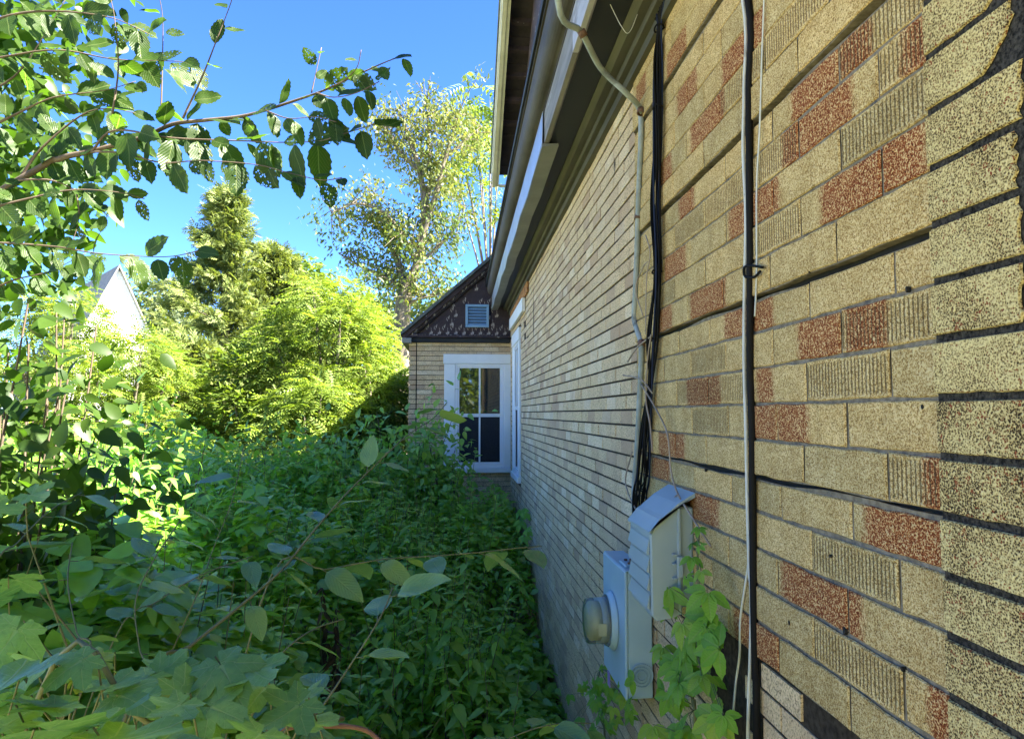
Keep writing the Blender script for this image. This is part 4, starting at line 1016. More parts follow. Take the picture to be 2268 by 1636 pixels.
def bush(name, label, px, y, z0, top, rx, leafmat, tmpl, N, size, seed, layers=True, bark=None, group=None, x=None, ry=None, lumps=9, cat='shrub', base=0.0, flat=.55):
    """multi-stemmed shrub: lumpy shell of fronds or leaves on stems"""
    loc = Vector((x if x is not None else on_y(px, 900, y).x, y, base)); t = empty(name, loc, label, cat, group); rr = random.Random(seed); ry = ry or rx
    mb = MB(); P, A, NR = [], [], []; per = N//lumps; h = top - base
    for k in range(lumps):
        f = (k + .5)/lumps; a = k*2.4 + rr.uniform(-.5, .5)
        zz = h*(.25 + .70*f); q = math.sqrt(max(.05, 1 - (f*.95)**2))*rr.uniform(.45, .85)
        kk = math.sqrt(9/lumps); c = np.array((math.cos(a)*rx*q*1.1, math.sin(a)*ry*q*1.1, zz - .12*h)); cr = np.array((rx*.60, ry*.60, h*.22))*kk*rr.uniform(.6, 1.15)
        b0 = (rr.uniform(-.15, .15)*rx, rr.uniform(-.15, .15)*ry, 0); mb.tube(catmull([b0, (c[0]*.4, c[1]*.4, c[2]*.55), tuple(c + np.array((0, 0, cr[2]*.5)))], 4), [.028*h/3]*5 + [.018*h/3]*3 + [.008], 5, caps=False)
        d = rdir(per, -.35, 1); rad_ = rng.uniform(.55, 1.08, per)**.5
        P.append(c + d*cr*rad_[:, None]); A.append(np.stack([d[:, 0], d[:, 1], d[:, 2]*.25], -1)*flat + rng.normal(0, .35, (per, 3))*np.array((1, 1, .5))); NR.append(np.stack([d[:, 0]*.3, d[:, 1]*.3, np.ones(per)], -1) + rng.normal(0, .25, (per, 3)))
    mb.build('stem', bark or M['bark'], t)
    P = np.concatenate(P); scatter('foliage', leafmat, t, tmpl, P, np.concatenate(A), np.concatenate(NR), size*rng.uniform(.6, 1.2, len(P)))
    return t
bush('sumac', 'tallest bright yellow-green sumac, layered fronds, in the middle', 735, 13.5, 0, 5.25, 1.55, ML['sumac'], frk, 5600, .33, 1, lumps=30)
bush('sumac', 'bright sumac low in front of the tallest one', 690, 12.0, 0, 3.1, 1.15, ML['sumac'], frk, 3000, .30, 2, lumps=20)
bush('sumac', 'bright sumac leaning towards the wing of the house', 835, 12.6, 0, 3.4, .80, ML['sumac'], frk, 2300, .30, 5, lumps=18)
bush('sumac', 'small yellow-green sumac left of the cedars below the white house', 275, 13.0, 0, 3.95, 1.5, ML['sumac'], frk, 3400, .31, 6, lumps=20)
bush('sumac', 'yellow-green sumac masking the left side of the white house', 115, 15.0, 0, 5.2, 1.7, ML['sumac'], frk, 4200, .33, 7, lumps=22)
bush('leafy_shrub', 'green shrub between the cedars and the sumacs', 560, 13.5, 0, 3.9, 1.2, ML['mid'], kite, 6000, .17, 9, lumps=12)
bush('leafy_shrub', 'dark leafy shrub right behind the wing corner', 880, 14.5, 0, 3.3, 1.2, ML['walnut_d'], kite, 5000, .17, 12, lumps=12)
bush('leafy_shrub', 'low sunlit shrub at the edge of the lawn', 90, 11.5, 0, 1.9, 1.6, ML['sumac'], kite, 3500, .14, 13, lumps=9)
bush('leafy_shrub', 'low sunlit shrub below the sumacs', 520, 11.0, 0, 1.9, 1.5, ML['mid'], kite, 4200, .13, 14, lumps=10)

# tall thin-crowned tree on the right, two forks, yellowing leaflets
def tall_tree():
    y = 21.0; b = on_y(892, 900, y); loc = Vector((b.x, y, 0))
    t = empty('tall_tree', loc, 'tall thin tree with forked trunk and yellowing leaves rising behind the wing', 'tree'); rr = random.Random(17); mb = MB(); tips = []; dark = []
    def W(px, py, dy=0): return on_y(px, py, y + dy) - loc
    base = W(891, 700); fork = W(897, 640)
    mb.tube(catmull([Vector((base.x, 0, -.1)), Vector((base.x, 0, base.z*.5)), base, fork], 5), [.27]*6 + [.24]*5 + [.22]*5, 10, caps=False)
    limbs = [([(897, 640), (925, 585), (935, 520), (940, 455), (930, 380), (905, 300), (880, 240)], .17, 0), ([(897, 640), (885, 590), (862, 540), (835, 500), (800, 470)], .12, .8), ([(935, 520), (962, 440), (985, 350), (1005, 290), (1020, 240)], .10, -.6),
             ([(940, 455), (955, 400), (950, 330), (948, 260), (945, 215)], .08, .5), ([(925, 585), (890, 520), (850, 470), (790, 450), (735, 470)], .08, -1.0), ([(930, 380), (890, 340), (865, 300), (850, 260)], .06, .3),
             ([(925, 585), (975, 540), (1010, 500), (1030, 460)], .07, 1.0), ([(897, 640), (850, 610), (800, 590), (750, 560)], .08, .6), ([(891, 680), (930, 660), (975, 650)], .05, -.5), ([(985, 350), (1030, 310), (1065, 280)], .05, .3)]
    for (px, r0, dy) in limbs:
        pts = catmull([W(a, b_, dy*i/(len(px)-1)) for i, (a, b_) in enumerate(px)], 4); m = len(pts)
        mb.tube(pts, [r0*(1 - .75*i/(m-1)) for i in range(m)], 7, caps=False)
        for i in range(2, m):
            for k in range(2):
                d = Vector((rr.gauss(0, 1), rr.gauss(0, 1), rr.gauss(.2, .6))).normalized(); L = rr.uniform(.35, 1.05); e = pts[i] + d*L
                mb.tube([pts[i], pts[i] + d*L*.5 + Vector((0, 0, .06)), e], [.022, .014, .006], 4, caps=False)
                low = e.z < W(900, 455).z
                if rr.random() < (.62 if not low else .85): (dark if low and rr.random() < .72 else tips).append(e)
                if rr.random() < .35: tips.append(pts[i] + d*L*.5)
    for k in range(26):     # bare twigs
        i = rr.choice(tips); d = Vector((rr.gauss(0, 1), rr.gauss(0, 1), rr.gauss(.3, .5))).normalized()
        mb.tube([i, i + d*.5 + Vector((0, 0, .05)), i + d*1.0], [.012, .009, .004], 4, caps=False)
    mb.build('trunk', M['bark'], t)
    def cl(lst, per, sp, mat, tm, sz, nm):
        P = np.array([tuple(q) for q in lst]); ix = np.repeat(np.arange(len(P)), per); N = len(ix)
        pos = P[ix] + rng.normal(0, sp, (N, 3)); scatter(nm, mat, t, tm, pos, rdir(N, -.8, .2) + np.array((0, 0, -.5)), rdir(N, .1, 1), sz*rng.uniform(.6, 1.25, N))
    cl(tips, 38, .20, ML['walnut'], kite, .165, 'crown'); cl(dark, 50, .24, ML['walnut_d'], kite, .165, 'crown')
    return t
tall_tree()
def canopy_tree(name, label, px, y, top_py, py0, leafmat, tmpl, size, seed, pts_px, rad, per, bark=None):
    loc = Vector((on_y(px, 900, y).x, y, 0)); t = empty(name, loc, label, 'tree'); mb = MB(); rr = random.Random(seed); P = []
    first = on_y(*pts_px[0], y) - loc; hub = Vector((0, 0, max(1.0, first.z*.45)))
    mb.tube([(0, 0, -.1), tuple(hub*.5), tuple(hub)], [.2, .17, .14], 8, caps=False)
    for (a, b) in pts_px:
        c = on_y(a, b, y + rr.uniform(-.8, .8)) - loc; mb.tube(catmull([hub, hub*.5 + c*.5 + Vector((0, 0, .2)), c], 4), [.045, .04, .036, .032, .028, .024, .02, .015, .01], 6, caps=False)
        d = rdir(per); P.append(np.array(tuple(c)) + d*(rng.uniform(.1, 1, per)**.5*rad)[:, None]*np.array((1, 1, .75)))
    mb.build('trunk', bark or M['bark'], t); P = np.concatenate(P); N = len(P)
    scatter('crown', leafmat, t, tmpl, P, rdir(N, -.8, .4) + np.array((0, 0, -.2)), rdir(N, .1, 1), size*rng.uniform(.6, 1.25, N)); return t
canopy_tree('feathery_tree', 'tree with long drooping compound leaves showing left of the raking eave', 1085, 24, 0, 0, ML['sumac'], frk, .95, 5, [(1050, 235), (1085, 215), (1110, 260), (1060, 290), (1020, 330), (1035, 390), (1090, 320), (1000, 390), (1150, 470), (1130, 440)], 1.0, 26)
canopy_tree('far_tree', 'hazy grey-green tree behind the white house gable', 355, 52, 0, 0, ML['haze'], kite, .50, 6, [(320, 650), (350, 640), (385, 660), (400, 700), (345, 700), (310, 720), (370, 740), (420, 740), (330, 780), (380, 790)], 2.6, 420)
canopy_tree('far_tree', 'green treetop low behind the sumacs and cedars', 700, 30, 0, 0, ML['mid'], kite, .34, 9, [(640, 660), (680, 640), (700, 690), (660, 720), (720, 740), (690, 790), (640, 780), (760, 720), (600, 640), (620, 610), (655, 615), (580, 680)], 1.5, 520)
canopy_tree('far_tree', 'dark treetop behind the wing roof line', 830, 27, 0, 0, ML['walnut_d'], kite, .30, 19, [(780, 720), (810, 690), (850, 720), (870, 770), (820, 780), (780, 800), (905, 700), (950, 680), (990, 700)], 1.3, 380)
# far belt of trees that closes the view low down
def belt():
    P = []; 
    for a in np.linspace(R(-62), R(10), 46):
        r_ = rng.uniform(48, 62); c = np.array((CAM.x + math.sin(a)*r_, math.cos(a)*r_, rng.uniform(1.5, 3.0))); n = 420; d = rdir(n, -.6, 1)
        P.append(c + d*np.array((3.2, 2.5, 3.2))*rng.uniform(.5, 1.05, (n, 1)))
    P = np.concatenate(P); tag(scatter('far_woods', ML['mid'], None, kite, P, rdir(len(P)), rdir(len(P), 0, 1), .75*rng.uniform(.6, 1.3, len(P)), kind='stuff'), 'far-off green woods closing the view behind the yard', 'woods')
belt()
# trees behind the camera, seen mirrored in the wing window
for i, (x, y, h, sd) in enumerate(((-7.0, -9, 8, 3), (-1.9, -9.5, 8.5, 4), (4.0, -17, 10, 5))):
    tr = empty('yard_tree', (x, y, 0), ['broad green yard tree mirrored in the wing window', 'tall green yard tree mirrored in the middle of the wing window', 'farther green yard tree mirrored at the edge of the wing window'][i], 'tree'); mb = MB(); mb.tube([(0, 0, -.1), (.1, 0, h*.4), (0, 0, h*.7)], [.25, .2, .1], 8, caps=False); mb.build('trunk', M['bark'], tr)
    n = 5200; d = rdir(n, -.8, 1); P = np.array((0, 0, h*.50)) + d*np.array((h*.38, h*.38, h*.48))*rng.uniform(.6, 1.05, (n, 1))
    scatter('crown', ML['mid'], tr, kite, P, rdir(n), rdir(n, 0, 1), .42*rng.uniform(.6, 1.3, n))

# ------------------------------------------------------------------ white house far left
def white_house():
    y = 34.0; ap = on_y(262, 592, y); A = Vector((ap.x, y, 0)); t = empty('neighbour_house', A, 'white clapboard house with steep gable and grey roof beyond the trees', 'house')
    w2 = 2.6; hz = ap.z; pit = 2.15                     # half width, ridge height, roof pitch
    eave = hz - w2*pit; L = 9
    # local frame turned so that the gable faces right of the camera
    q = Matrix.Rotation(R(38), 4, 'Z')
    def T(mb): mb.v = [tuple(q @ Vector(v)) for v in mb.v]; return mb
    mb = MB(); mb.add([(-w2, 0, 0), (w2, 0, 0), (w2, 0, eave), (0, 0, hz - .05), (-w2, 0, eave), (-w2, L, 0), (w2, L, 0), (w2, L, eave), (0, L, hz - .05), (-w2, L, eave)], [(0, 1, 2, 3, 4), (5, 9, 8, 7, 6), (0, 4, 9, 5), (1, 6, 7, 2)])
    wall_ = T(mb).build('wall', M['whitewall'], t)
    z = .15
    while z < hz - .3:                                  # clapboards
        hw = w2 if z < eave else (hz - z)/pit
        T(MB().box((-hw + .02, -.022, z), (hw - .02, -.001, z + .17))).build('clapboard', M['whitewall'], wall_); z += .18
    for sd in (-1, 1):
        mb = MB(); mb.add([(0, -.25, hz), (0, L + .2, hz), (sd*(w2 + .25), L + .2, hz - (w2+.25)*pit), (sd*(w2 + .25), -.25, hz - (w2+.25)*pit), (0, -.25, hz + .12), (0, L + .2, hz + .12), (sd*(w2 + .3), L + .2, hz - (w2+.25)*pit), (sd*(w2 + .3), -.25, hz - (w2+.25)*pit)], [(0, 1, 2, 3), (4, 7, 6, 5), (0, 3, 7, 4), (1, 5, 6, 2), (2, 6, 7, 3)])
        T(mb).build('roof', M['greyroof'], t)
white_house()
# ------------------------------------------------------------------ elm reaching in from the left
elm = empty('elm_tree', (-3.3, 2.4, 0), 'elm with jagged chewed leaves on twigs reaching in from the upper left', 'tree')
re_ = random.Random(77); EO = elm.location
def EW(px, py, y): return on_y(px, py, y)
mb = MB(); mb.tube([v for v in catmull([(0, 0, -.1), (.05, 0, 1.2), (.0, .05, 2.4), (-.1, .1, 4.6)], 5)], [.15]*6 + [.12]*5 + [.10]*5, 10, caps=False); mb.build('trunk', M['bark'], elm)
# polylines: pixels, depth from -> to, radius, leaf spacing (m), leaf size, leaf start fraction
BR = [([(-140, 520), (42, 398), (130, 352), (203, 334), (313, 305), (381, 275), (453, 266), (550, 254), (660, 220), (719, 199), (783, 169), (859, 135), (900, 122)], 2.5, 2.15, .0125, .040, .088, .34),
      ([(203, 334), (254, 288), (381, 305), (529, 311), (635, 315), (711, 311), (761, 296), (829, 275)], 2.4, 2.05, .0042, .042, .100, .05),
      ([(405, 262), (448, 169), (478, 93), (512, 4), (522, -40)], 2.3, 2.2, .0040, .062, .095, .1),
      ([(248, 258), (262, 148), (254, 42), (241, -20)], 2.35, 2.3, .0040, .06, .095, .0),
      ([(356, 262), (360, 127), (360, 38), (350, -20)], 2.6, 2.5, .0036, .06, .09, .0),
      ([(-80, 140), (0, 127), (127, 110), (254, 131), (381, 135), (430, 140)], 2.5, 2.4, .005, .045, .095, .1),
      ([(203, 336), (271, 338), (360, 360), (444, 355), (567, 364), (635, 381), (711, 398), (757, 393)], 2.4, 2.0, .0036, .058, .080, .1),
      ([(-90, 540), (0, 537), (127, 546), (212, 560), (317, 567), (381, 567), (440, 555)], 2.3, 1.95, .004, .050, .082, .15),
      ([(42, 398), (90, 330), (180, 255), (240, 240), (300, 250)], 2.5, 2.4, .006, .05, .085, .2),
      ([(-60, 300), (40, 250), (120, 215), (230, 200), (300, 180)], 2.6, 2.5, .006, .045, .09, .1),
      ([(-60, 60), (40, 30), (140, 25), (250, 40), (330, 75)], 2.4, 2.3, .006, .042, .095, .1),
      ([(-60, 470), (60, 440), (160, 420), (260, 425), (320, 440)], 2.3, 2.3, .005, .042, .085, .1),
      ([(42, 398), (120, 400), (200, 440), (240, 480)], 2.4, 2.3, .004, .046, .080, .2),
      ([(-60, 220), (30, 170), (90, 90), (150, -10)], 2.7, 2.6, .006, .045, .095, .1),
      ([(690, 205), (700, 160), (712, 105)], 2.2, 2.2, .0026, .042, .058, .1),
      ([(760, 180), (790, 150), (800, 110)], 2.2, 2.15, .0026, .042, .058, .1),
      ([(-60, 660), (30, 620), (110, 600), (190, 560)], 2.6, 2.5, .005, .05, .085, .1),
      ([(170, 430), (175, 480), (160, 540)], 2.3, 2.3, .003, .05, .075, .1),
      ([(700, 205), (740, 215), (790, 205), (840, 180)], 2.15, 2.05, .0026, .038, .07, .1), ([(590, 245), (640, 262), (700, 258), (745, 270)], 2.2, 2.05, .0026, .042, .075, .1)]
nleaf = 0
for bi, (px, y0, y1, r0, sp, sz, st) in enumerate(BR):
    m = len(px); ctrl = [EW(a, b, y0 + (y1-y0)*i/(m-1)) for i, (a, b) in enumerate(px)]
    if bi == 0: ctrl[0] = Vector((-3.2, 2.45, 2.3))
    pts = catmull(ctrl, 5); n = len(pts)
    MB().tube([p - EO for p in pts], [max(.0014, r0*(1 - .92*(i/(n-1))**.8)) for i in range(n)], 7).build('branch', M['twig'], elm)
    # walk along
    acc = 0; side = 1; total = sum((pts[i+1]-pts[i]).length for i in range(n-1)); walked = 0
    for i in range(n-1):
        seg = pts[i+1]-pts[i]; L = seg.length; t = 0
        while acc + (L - t) >= sp:
            t += sp - acc; acc = 0; f = (walked + t)/total
            if f < st: continue
            p = pts[i] + seg*(t/L); d = seg.normalized(); side = -side
            sideways = d.cross(Vector((0, 1, 0))).normalized()*side
            ax = d*re_.uniform(.2, .8) + sideways*re_.uniform(.25, .8) + Vector((re_.gauss(0, .2), re_.gauss(0, .25), re_.uniform(-.9, -.15)))
            nr = Vector((re_.gauss(0, .45), -re_.uniform(.35, 1.2), re_.gauss(.45, .4)))
            s = sz*1.08*re_.uniform(.62, 1.25)*(1.0 if f < .8 else .85)
            mi = re_.choice(elm_meshes[4:]) if re_.random() < (.22 if bi not in (6, 7) else .5) else re_.choice(elm_meshes[:4])
            p2 = p + ax.normalized()*.008
            if nleaf < 296: inst('leaf', mi, elm, p2 - EO, quat(ax, nr), s); nleaf += 1
        acc += L - t; walked += L
# leaf mass of the same tree, out of reach at the left
def mass(par, mat, spec, tm, size, name='foliage', axz=-.35):
    P = []
    for (px, py, y, rad, n) in spec:
        c = np.array(tuple(on_y(px, py, y))); d = rdir(n); P.append(c + d*(rng.uniform(.05, 1, n)**.45*rad)[:, None])
    P = np.concatenate(P); N = len(P)
    ax = rdir(N, -.7, .3) + np.array((0, 0, axz)); nr = rdir(N, -.2, 1) + np.array((0, -.5, .5))
    return scatter(name, mat, par, tm, P, ax, nr, size*rng.uniform(.6, 1.2, N), org=par.location, kind='stuff')
lf = tmpl_leaf(.55, 4, .22, .15, .8)
mass(elm, ML['elm_m'], [(-20, 60, 3.0, .40, 110), (60, 120, 3.2, .35, 90), (-40, 200, 3.0, .42, 110), (40, 260, 3.3, .36, 90), (-40, 340, 3.0, .42, 100), (60, 400, 3.2, .34, 85), (150, 430, 3.0, .26, 55), (-20, 480, 2.9, .42, 110), (90, 500, 3.2, .34, 70),
     (200, 60, 3.6, .26, 36), (120, 20, 3.5, .3, 50), (180, 330, 3.4, .26, 45), (-120, 250, 3.1, .6, 160), (-100, 0, 3.1, .6, 150), (0, 590, 3.3, .34, 70)], lf, .092)

# ------------------------------------------------------------------ thicket at the left edge
def thicket(name, label, px, y, top_py, low_py, w_px, mat, tm, N, size, seed, cat='shrub', fill=1.0):
    c = on_y(px, 900, y); top = on_y(px, top_py, y).z; low = max(0.05, on_y(px, low_py, y).z); rx = abs(on_y(px + w_px, 900, y).x - c.x)
    t = empty(name, (c.x, y, 0), label, cat); rr = random.Random(seed); mb = MB(); P, A, NR = [], [], []; ns = 10; per = N//ns
    for k in range(ns):
        a = rr.uniform(0, 6.28); e = Vector((math.cos(a)*rx*rr.uniform(.2, 1), math.sin(a)*rx*.6*rr.uniform(.2, 1), top*rr.uniform(.72, 1.0)))
        pts = catmull([Vector((e.x*.25, e.y*.25, -.05)), Vector((e.x*.5, e.y*.5, e.z*.5)) + Vector((rr.gauss(0, .06), 0, 0)), e], 6); m = len(pts)
        mb.tube(pts, [.009*(1 - .8*i/(m-1)) + .0015 for i in range(m)], 5, caps=False)
        f = rng.uniform(0, 1, per)**.75; ii = np.clip((f*(m-1)).astype(int), 0, m-2); PP = np.array([tuple(p) for p in pts]); base = PP[ii] + (PP[ii+1]-PP[ii])*rng.random((per, 1))
        base = base[base[:, 2] > low*.6 - .3] if len(base) else base; q = len(base)
        off = rng.normal(0, .13*fill + .02, (q, 3)); P.append(base + off); A.append(off*2.5 + rng.normal(0, .5, (q, 3)) + np.array((0, -.1, -.25))); NR.append(rng.normal(0, .4, (q, 3)) + np.array((0, -.35, .9)))
    mb.build('stem', M['twig'], t); P = np.concatenate(P); scatter('foliage', mat, t, tm, P, np.concatenate(A), np.concatenate(NR), size*rng.uniform(.55, 1.25, len(P))); return t
lf2 = tmpl_leaf(.5, 3, .2, .2, .7); lfw = tmpl_leaf(.38, 3, .2, .3, .6)
thicket('viburnum_shrub', 'tall leafy shrub filling the left edge below the elm', -20, 2.75, 520, 1150, 190, ML['elm_m'], lf, 1500, .088, 1)
thicket('viburnum_shrub', 'dark-stemmed leafy shrub right of the left edge thicket', 130, 3.2, 690, 1200, 150, ML['elm_m'], lf, 900, .085, 2)
thicket('honeysuckle_shrub', 'shaded shrub with small pointed leaves before the bright lawn', 190, 5.2, 900, 1200, 230, ML['broad_m'], lfw, 2210, .10, 3)
thicket('honeysuckle_shrub', 'low shaded shrub left of the middle with arching leaves', 370, 6.3, 960, 1200, 190, ML['broad_m'], lfw, 2550, .11, 4)
thicket('honeysuckle_shrub', 'leafy bush climbing in front of the wing siding', 905, 8.6, 905, 1100, 115, ML['broad_m'], lf2, 1700, .115, 5)
thicket('honeysuckle_shrub', 'leafy bush beneath the wing window sill', 985, 8.7, 960, 1150, 75, ML['broad_m'], lf2, 1275, .11, 6)
thicket('honeysuckle_shrub', 'bush left of the wing reaching up to the sumacs', 790, 8.3, 930, 1150, 110, ML['broad_m'], lf2, 2040, .11, 7)
thicket('honeysuckle_shrub', 'bush between the low shrub and the one left of the wing', 610, 8.2, 985, 1150, 170, ML['cover'], lfw, 2550, .11, 8)

thicket('honeysuckle_shrub', 'leafy bush in half sun below the dusty cedar', 440, 9.3, 950, 1120, 120, ML['cover'], lf2, 1870, .12, 9)
thicket('honeysuckle_shrub', 'leafy bush in half sun below the tallest sumac', 700, 9.6, 960, 1120, 110, ML['broad_m'], lf2, 1870, .12, 10)
thicket('honeysuckle_shrub', 'half-lit bush at the left with dark stems before the white house', 280, 8.6, 900, 1120, 110, ML['cover'], lfw, 1530, .12, 11)
thicket('honeysuckle_shrub', 'low bush in half sun between the cedars and the sumacs', 565, 9.9, 985, 1120, 100, ML['weed'], lfw, 1530, .11, 12)
# ------------------------------------------------------------------ ground cover
def sstep(v, a, b): t = np.clip((v - a)/(b - a), 0, 1); return t*t*(3 - 2*t)
def hc(x, y):
    bump = .20*np.sin(x*2.1 + 1.3*np.sin(y*1.7)) + .16*np.sin(y*2.9 + x*1.1) + .13*np.sin(x*6.3 + y*5.1) + .10*np.sin(x*11.3 - y*9.1)
    h = .42 + .50*sstep(y, 4.4, 8.2) + .22*np.sin(x*1.1 + 2.0)*np.cos(y*.8) + .55*sstep(-x, 1.0, 2.8) + .75*sstep(-x, .95, 1.9)*sstep(-y, -4.0, -2.2) + bump
    wallh = .16 + .30*np.clip(y - 5.0, 0, 3) + .25*np.clip(-x, 0, .8)
    return np.clip(np.where(x > -.75, np.minimum(h, wallh + .18*np.clip(-x*2, 0, 1)), h), .08, 2.0)
N = 56000
gy = rng.uniform(0, 1, N)**1.0*8.6 + 1.1; gx = -.03 - rng.uniform(0, 1, N)**1.1*(1.3 + gy*.62)
keep = ~((gx > xl - .05) & (gy > YW - .12)); gx, gy = gx[keep], gy[keep]; N = len(gx)
hh_ = hc(gx, gy); u = rng.uniform(0, 1, N)**.26
P = np.stack([gx, gy, hh_*u + rng.normal(0, .03, N)], -1); P[:, 2] = np.maximum(P[:, 2], .02)
A = np.stack([rng.normal(0, 1, N), rng.normal(-.15, 1, N), rng.normal(-.15, .35, N)], -1); NR = np.stack([rng.normal(0, .38, N), rng.normal(-.2, .38, N), np.ones(N)], -1)
big = rng.random(N) < .30
tag(scatter('ground_cover', ML['cover'], None, tmpl_leaf(.46, 2, .22, .22, .65), P[~big], A[~big], NR[~big], rng.uniform(.055, .105, (~big).sum()), kind='stuff'), 'dense green weeds and ivy covering the yard beside the wall', 'weeds')
tag(scatter('ground_cover', ML['broad_m'], None, tmpl_leaf(.55, 3, .2, .2, .72), P[big], A[big], NR[big], rng.uniform(.075, .135, big.sum()), kind='stuff'), 'broader blue-green leaves mixed through the weeds', 'weeds')
n3 = 2600; gy = rng.uniform(2.0, 6.0, n3); gx = -1.15 - rng.uniform(0, 1, n3)*(.4 + gy*.45); P = np.stack([gx, gy, hc(gx, gy)*rng.uniform(.82, 1.16, n3)], -1)
tag(scatter('ground_cover', ML['broad_m'], None, tmpl_leaf(.74, 4, .18, .16, .62), P, np.stack([rng.normal(0, 1, n3), rng.normal(-.3, 1, n3), rng.normal(-.2, .25, n3)], -1), np.stack([rng.normal(0, .28, n3), rng.normal(-.1, .28, n3), np.ones(n3)], -1), rng.uniform(.10, .16, n3), kind='stuff'), 'large heart-shaped leaves over the higher bank at the left', 'weeds')
n4 = 11000; gy = rng.uniform(2.3, 9.3, n4); gx = -.12 - rng.uniform(0, 1, n4)*(.9 + gy*.55); kp = ~((gx > xl - .05) & (gy > YW - .3)); gx, gy = gx[kp], gy[kp]; n4 = len(gx); P = np.stack([gx, gy, hc(gx, gy)*rng.uniform(.97, 1.08, n4) + .02], -1)
tag(scatter('ground_cover', ML['cover'], None, tmpl_leaf(.50, 3, .15, .22, .66), P, np.stack([rng.normal(0, 1, n4), rng.normal(-.2, 1, n4), rng.normal(-.1, .2, n4)], -1), np.stack([rng.normal(0, .22, n4), rng.normal(-.08, .22, n4), np.ones(n4)], -1), rng.uniform(.06, .125, n4), kind='stuff'), 'topmost light-catching leaves of the weeds beside the wall', 'weeds')
# loose shoots standing above the carpet, too many to count
SP, SA, SN, SS = [], [], [], []; mbs = MB(); rr = random.Random(40)
for i in range(430):
    y = rr.uniform(2.6, 9.2); x = -.35 - rr.random()**.9*(.7 + y*.62)
    if i > 320: y = rr.uniform(4.6, 7.8); x = -.45 - rr.random()*1.1
    if x > xl - .1 and y > YW - .5: continue
    h0 = float(hc(np.array(x), np.array(y))); hgt = h0 + rr.uniform(.05, .42) + (rr.uniform(0, .35) if i > 320 else 0); ln = Vector((rr.gauss(0, .14), rr.gauss(0, .14), 0)); k = int(6 + hgt*6); ang = rr.uniform(0, 6.28); sz = rr.uniform(.07, .135); wide = rr.random()
    pts = [Vector((x, y, 0)), Vector((x, y, hgt*.5)) + ln*.3, Vector((x, y, hgt)) + ln]; mbs.tube(pts, [.005, .004, .002], 4, caps=False)
    for q in range(k):
        f = .45 + .55*q/(k-1); p = Vector((x, y, hgt*f)) + ln*f*f; ang += 1.57 + rr.uniform(-.3, .3)
        for sd in (0, math.pi):
            SP.append(tuple(p)); SA.append((math.cos(ang+sd), math.sin(ang+sd), -.45 + 1.0*max(0, f-.7)/.3 + rr.gauss(0, .15))); SN.append((rr.gauss(0, .2), rr.gauss(0, .2), 1)); SS.append(sz*(1.1 - .6*max(0, f-.6)/.4)*rr.uniform(.8, 1.2))
tag(scatter('weed_shoots', ML['cover'], None, tmpl_leaf(.36, 3, .22, .30, .6), np.array(SP), np.array(SA), np.array(SN), np.array(SS), kind='stuff'), 'loose upright weed shoots rising above the ground cover', 'weeds')
tag(mbs.build('shoot_stems', M['stem'], None, fix=False), 'thin upright stems of the loose weed shoots', 'weeds', kind='stuff')
# stalks beneath
mb = MB(); rr = random.Random(4)
for i in range(420):
    y = rr.uniform(2.2, 9.2); x = -.1 - rr.random()*(.9 + y*.6); h = float(hc(np.array(x), np.array(y)))
    mb.tube([(x, y, 0), (x + rr.gauss(0, .05), y + rr.gauss(0, .05), h*.6), (x + rr.gauss(0, .12), y + rr.gauss(0, .12), h*1.02)], [.005, .004, .0025], 4, caps=False)
tag(mb.build('weed_stalks', M['stem'], None, fix=False), 'thin brown and green stalks under the weed leaves', 'weeds', kind='stuff')

# grass of the sunlit lawn seen through the shrubs
n = 16000; gx = rng.uniform(-16, -4.2, n); gy = rng.uniform(5.5, 22, n); P = np.stack([gx, gy, np.full(n, -.02)], -1)
tag(scatter('lawn_grass', mat_leaf('lawn_blade', (.32, .34, .12), (.44, .42, .18), None, trans=.35, rough=.6), None, tmpl_quad(.10, .25), P, np.stack([rng.normal(0, .35, n), rng.normal(0, .35, n), np.ones(n)], -1), rdir(n), rng.uniform(.12, .34, n), kind='stuff'), 'rough sunlit grass beyond the shrubs', 'grass')

# ------------------------------------------------------------------ tall weeds one can pick out
def tall_weed(px, py, y, h, seed, label, leafset=weed_meshes, lsz=.115, nn=None, lean=None):
    top = on_y(px, py, y); rr = random.Random(seed); base = Vector((top.x + rr.gauss(0, .10), top.y + rr.gauss(0, .08), max(0, top.z - h)))
    t = empty('tall_weed', base, label, 'weed', 'tall leafy weeds standing out of the ground cover'); v = top - base
    pts = catmull([Vector((0, 0, 0)), v*.5 + Vector((rr.gauss(0, .03), rr.gauss(0, .03), 0)), v], 5); m = len(pts)
    MB().tube(pts, [.0045*(1 - .6*i/(m-1)) for i in range(m)], 5).build('stem', M['stem'], t)
    k = nn or max(5, int(h/.065)); ang = rr.uniform(0, 6.28)
    for i in range(k):
        f = .30 + .70*i/(k-1); p = v*f; ang += math.pi/2 + rr.uniform(-.25, .25); s = lsz*(1.05 - .62*max(0, f - .45)/.55)*rr.uniform(.8, 1.15)
        for sd in (0, math.pi):
            a = ang + sd; up_ = -.35 + .95*max(0, f - .6)/.4
            inst('leaf', rr.choice(leafset), t, p, quat((math.cos(a), math.sin(a), up_ + rr.gauss(0, .12)), (rr.gauss(0, .15), rr.gauss(0, .15), 1)), s)
    return t
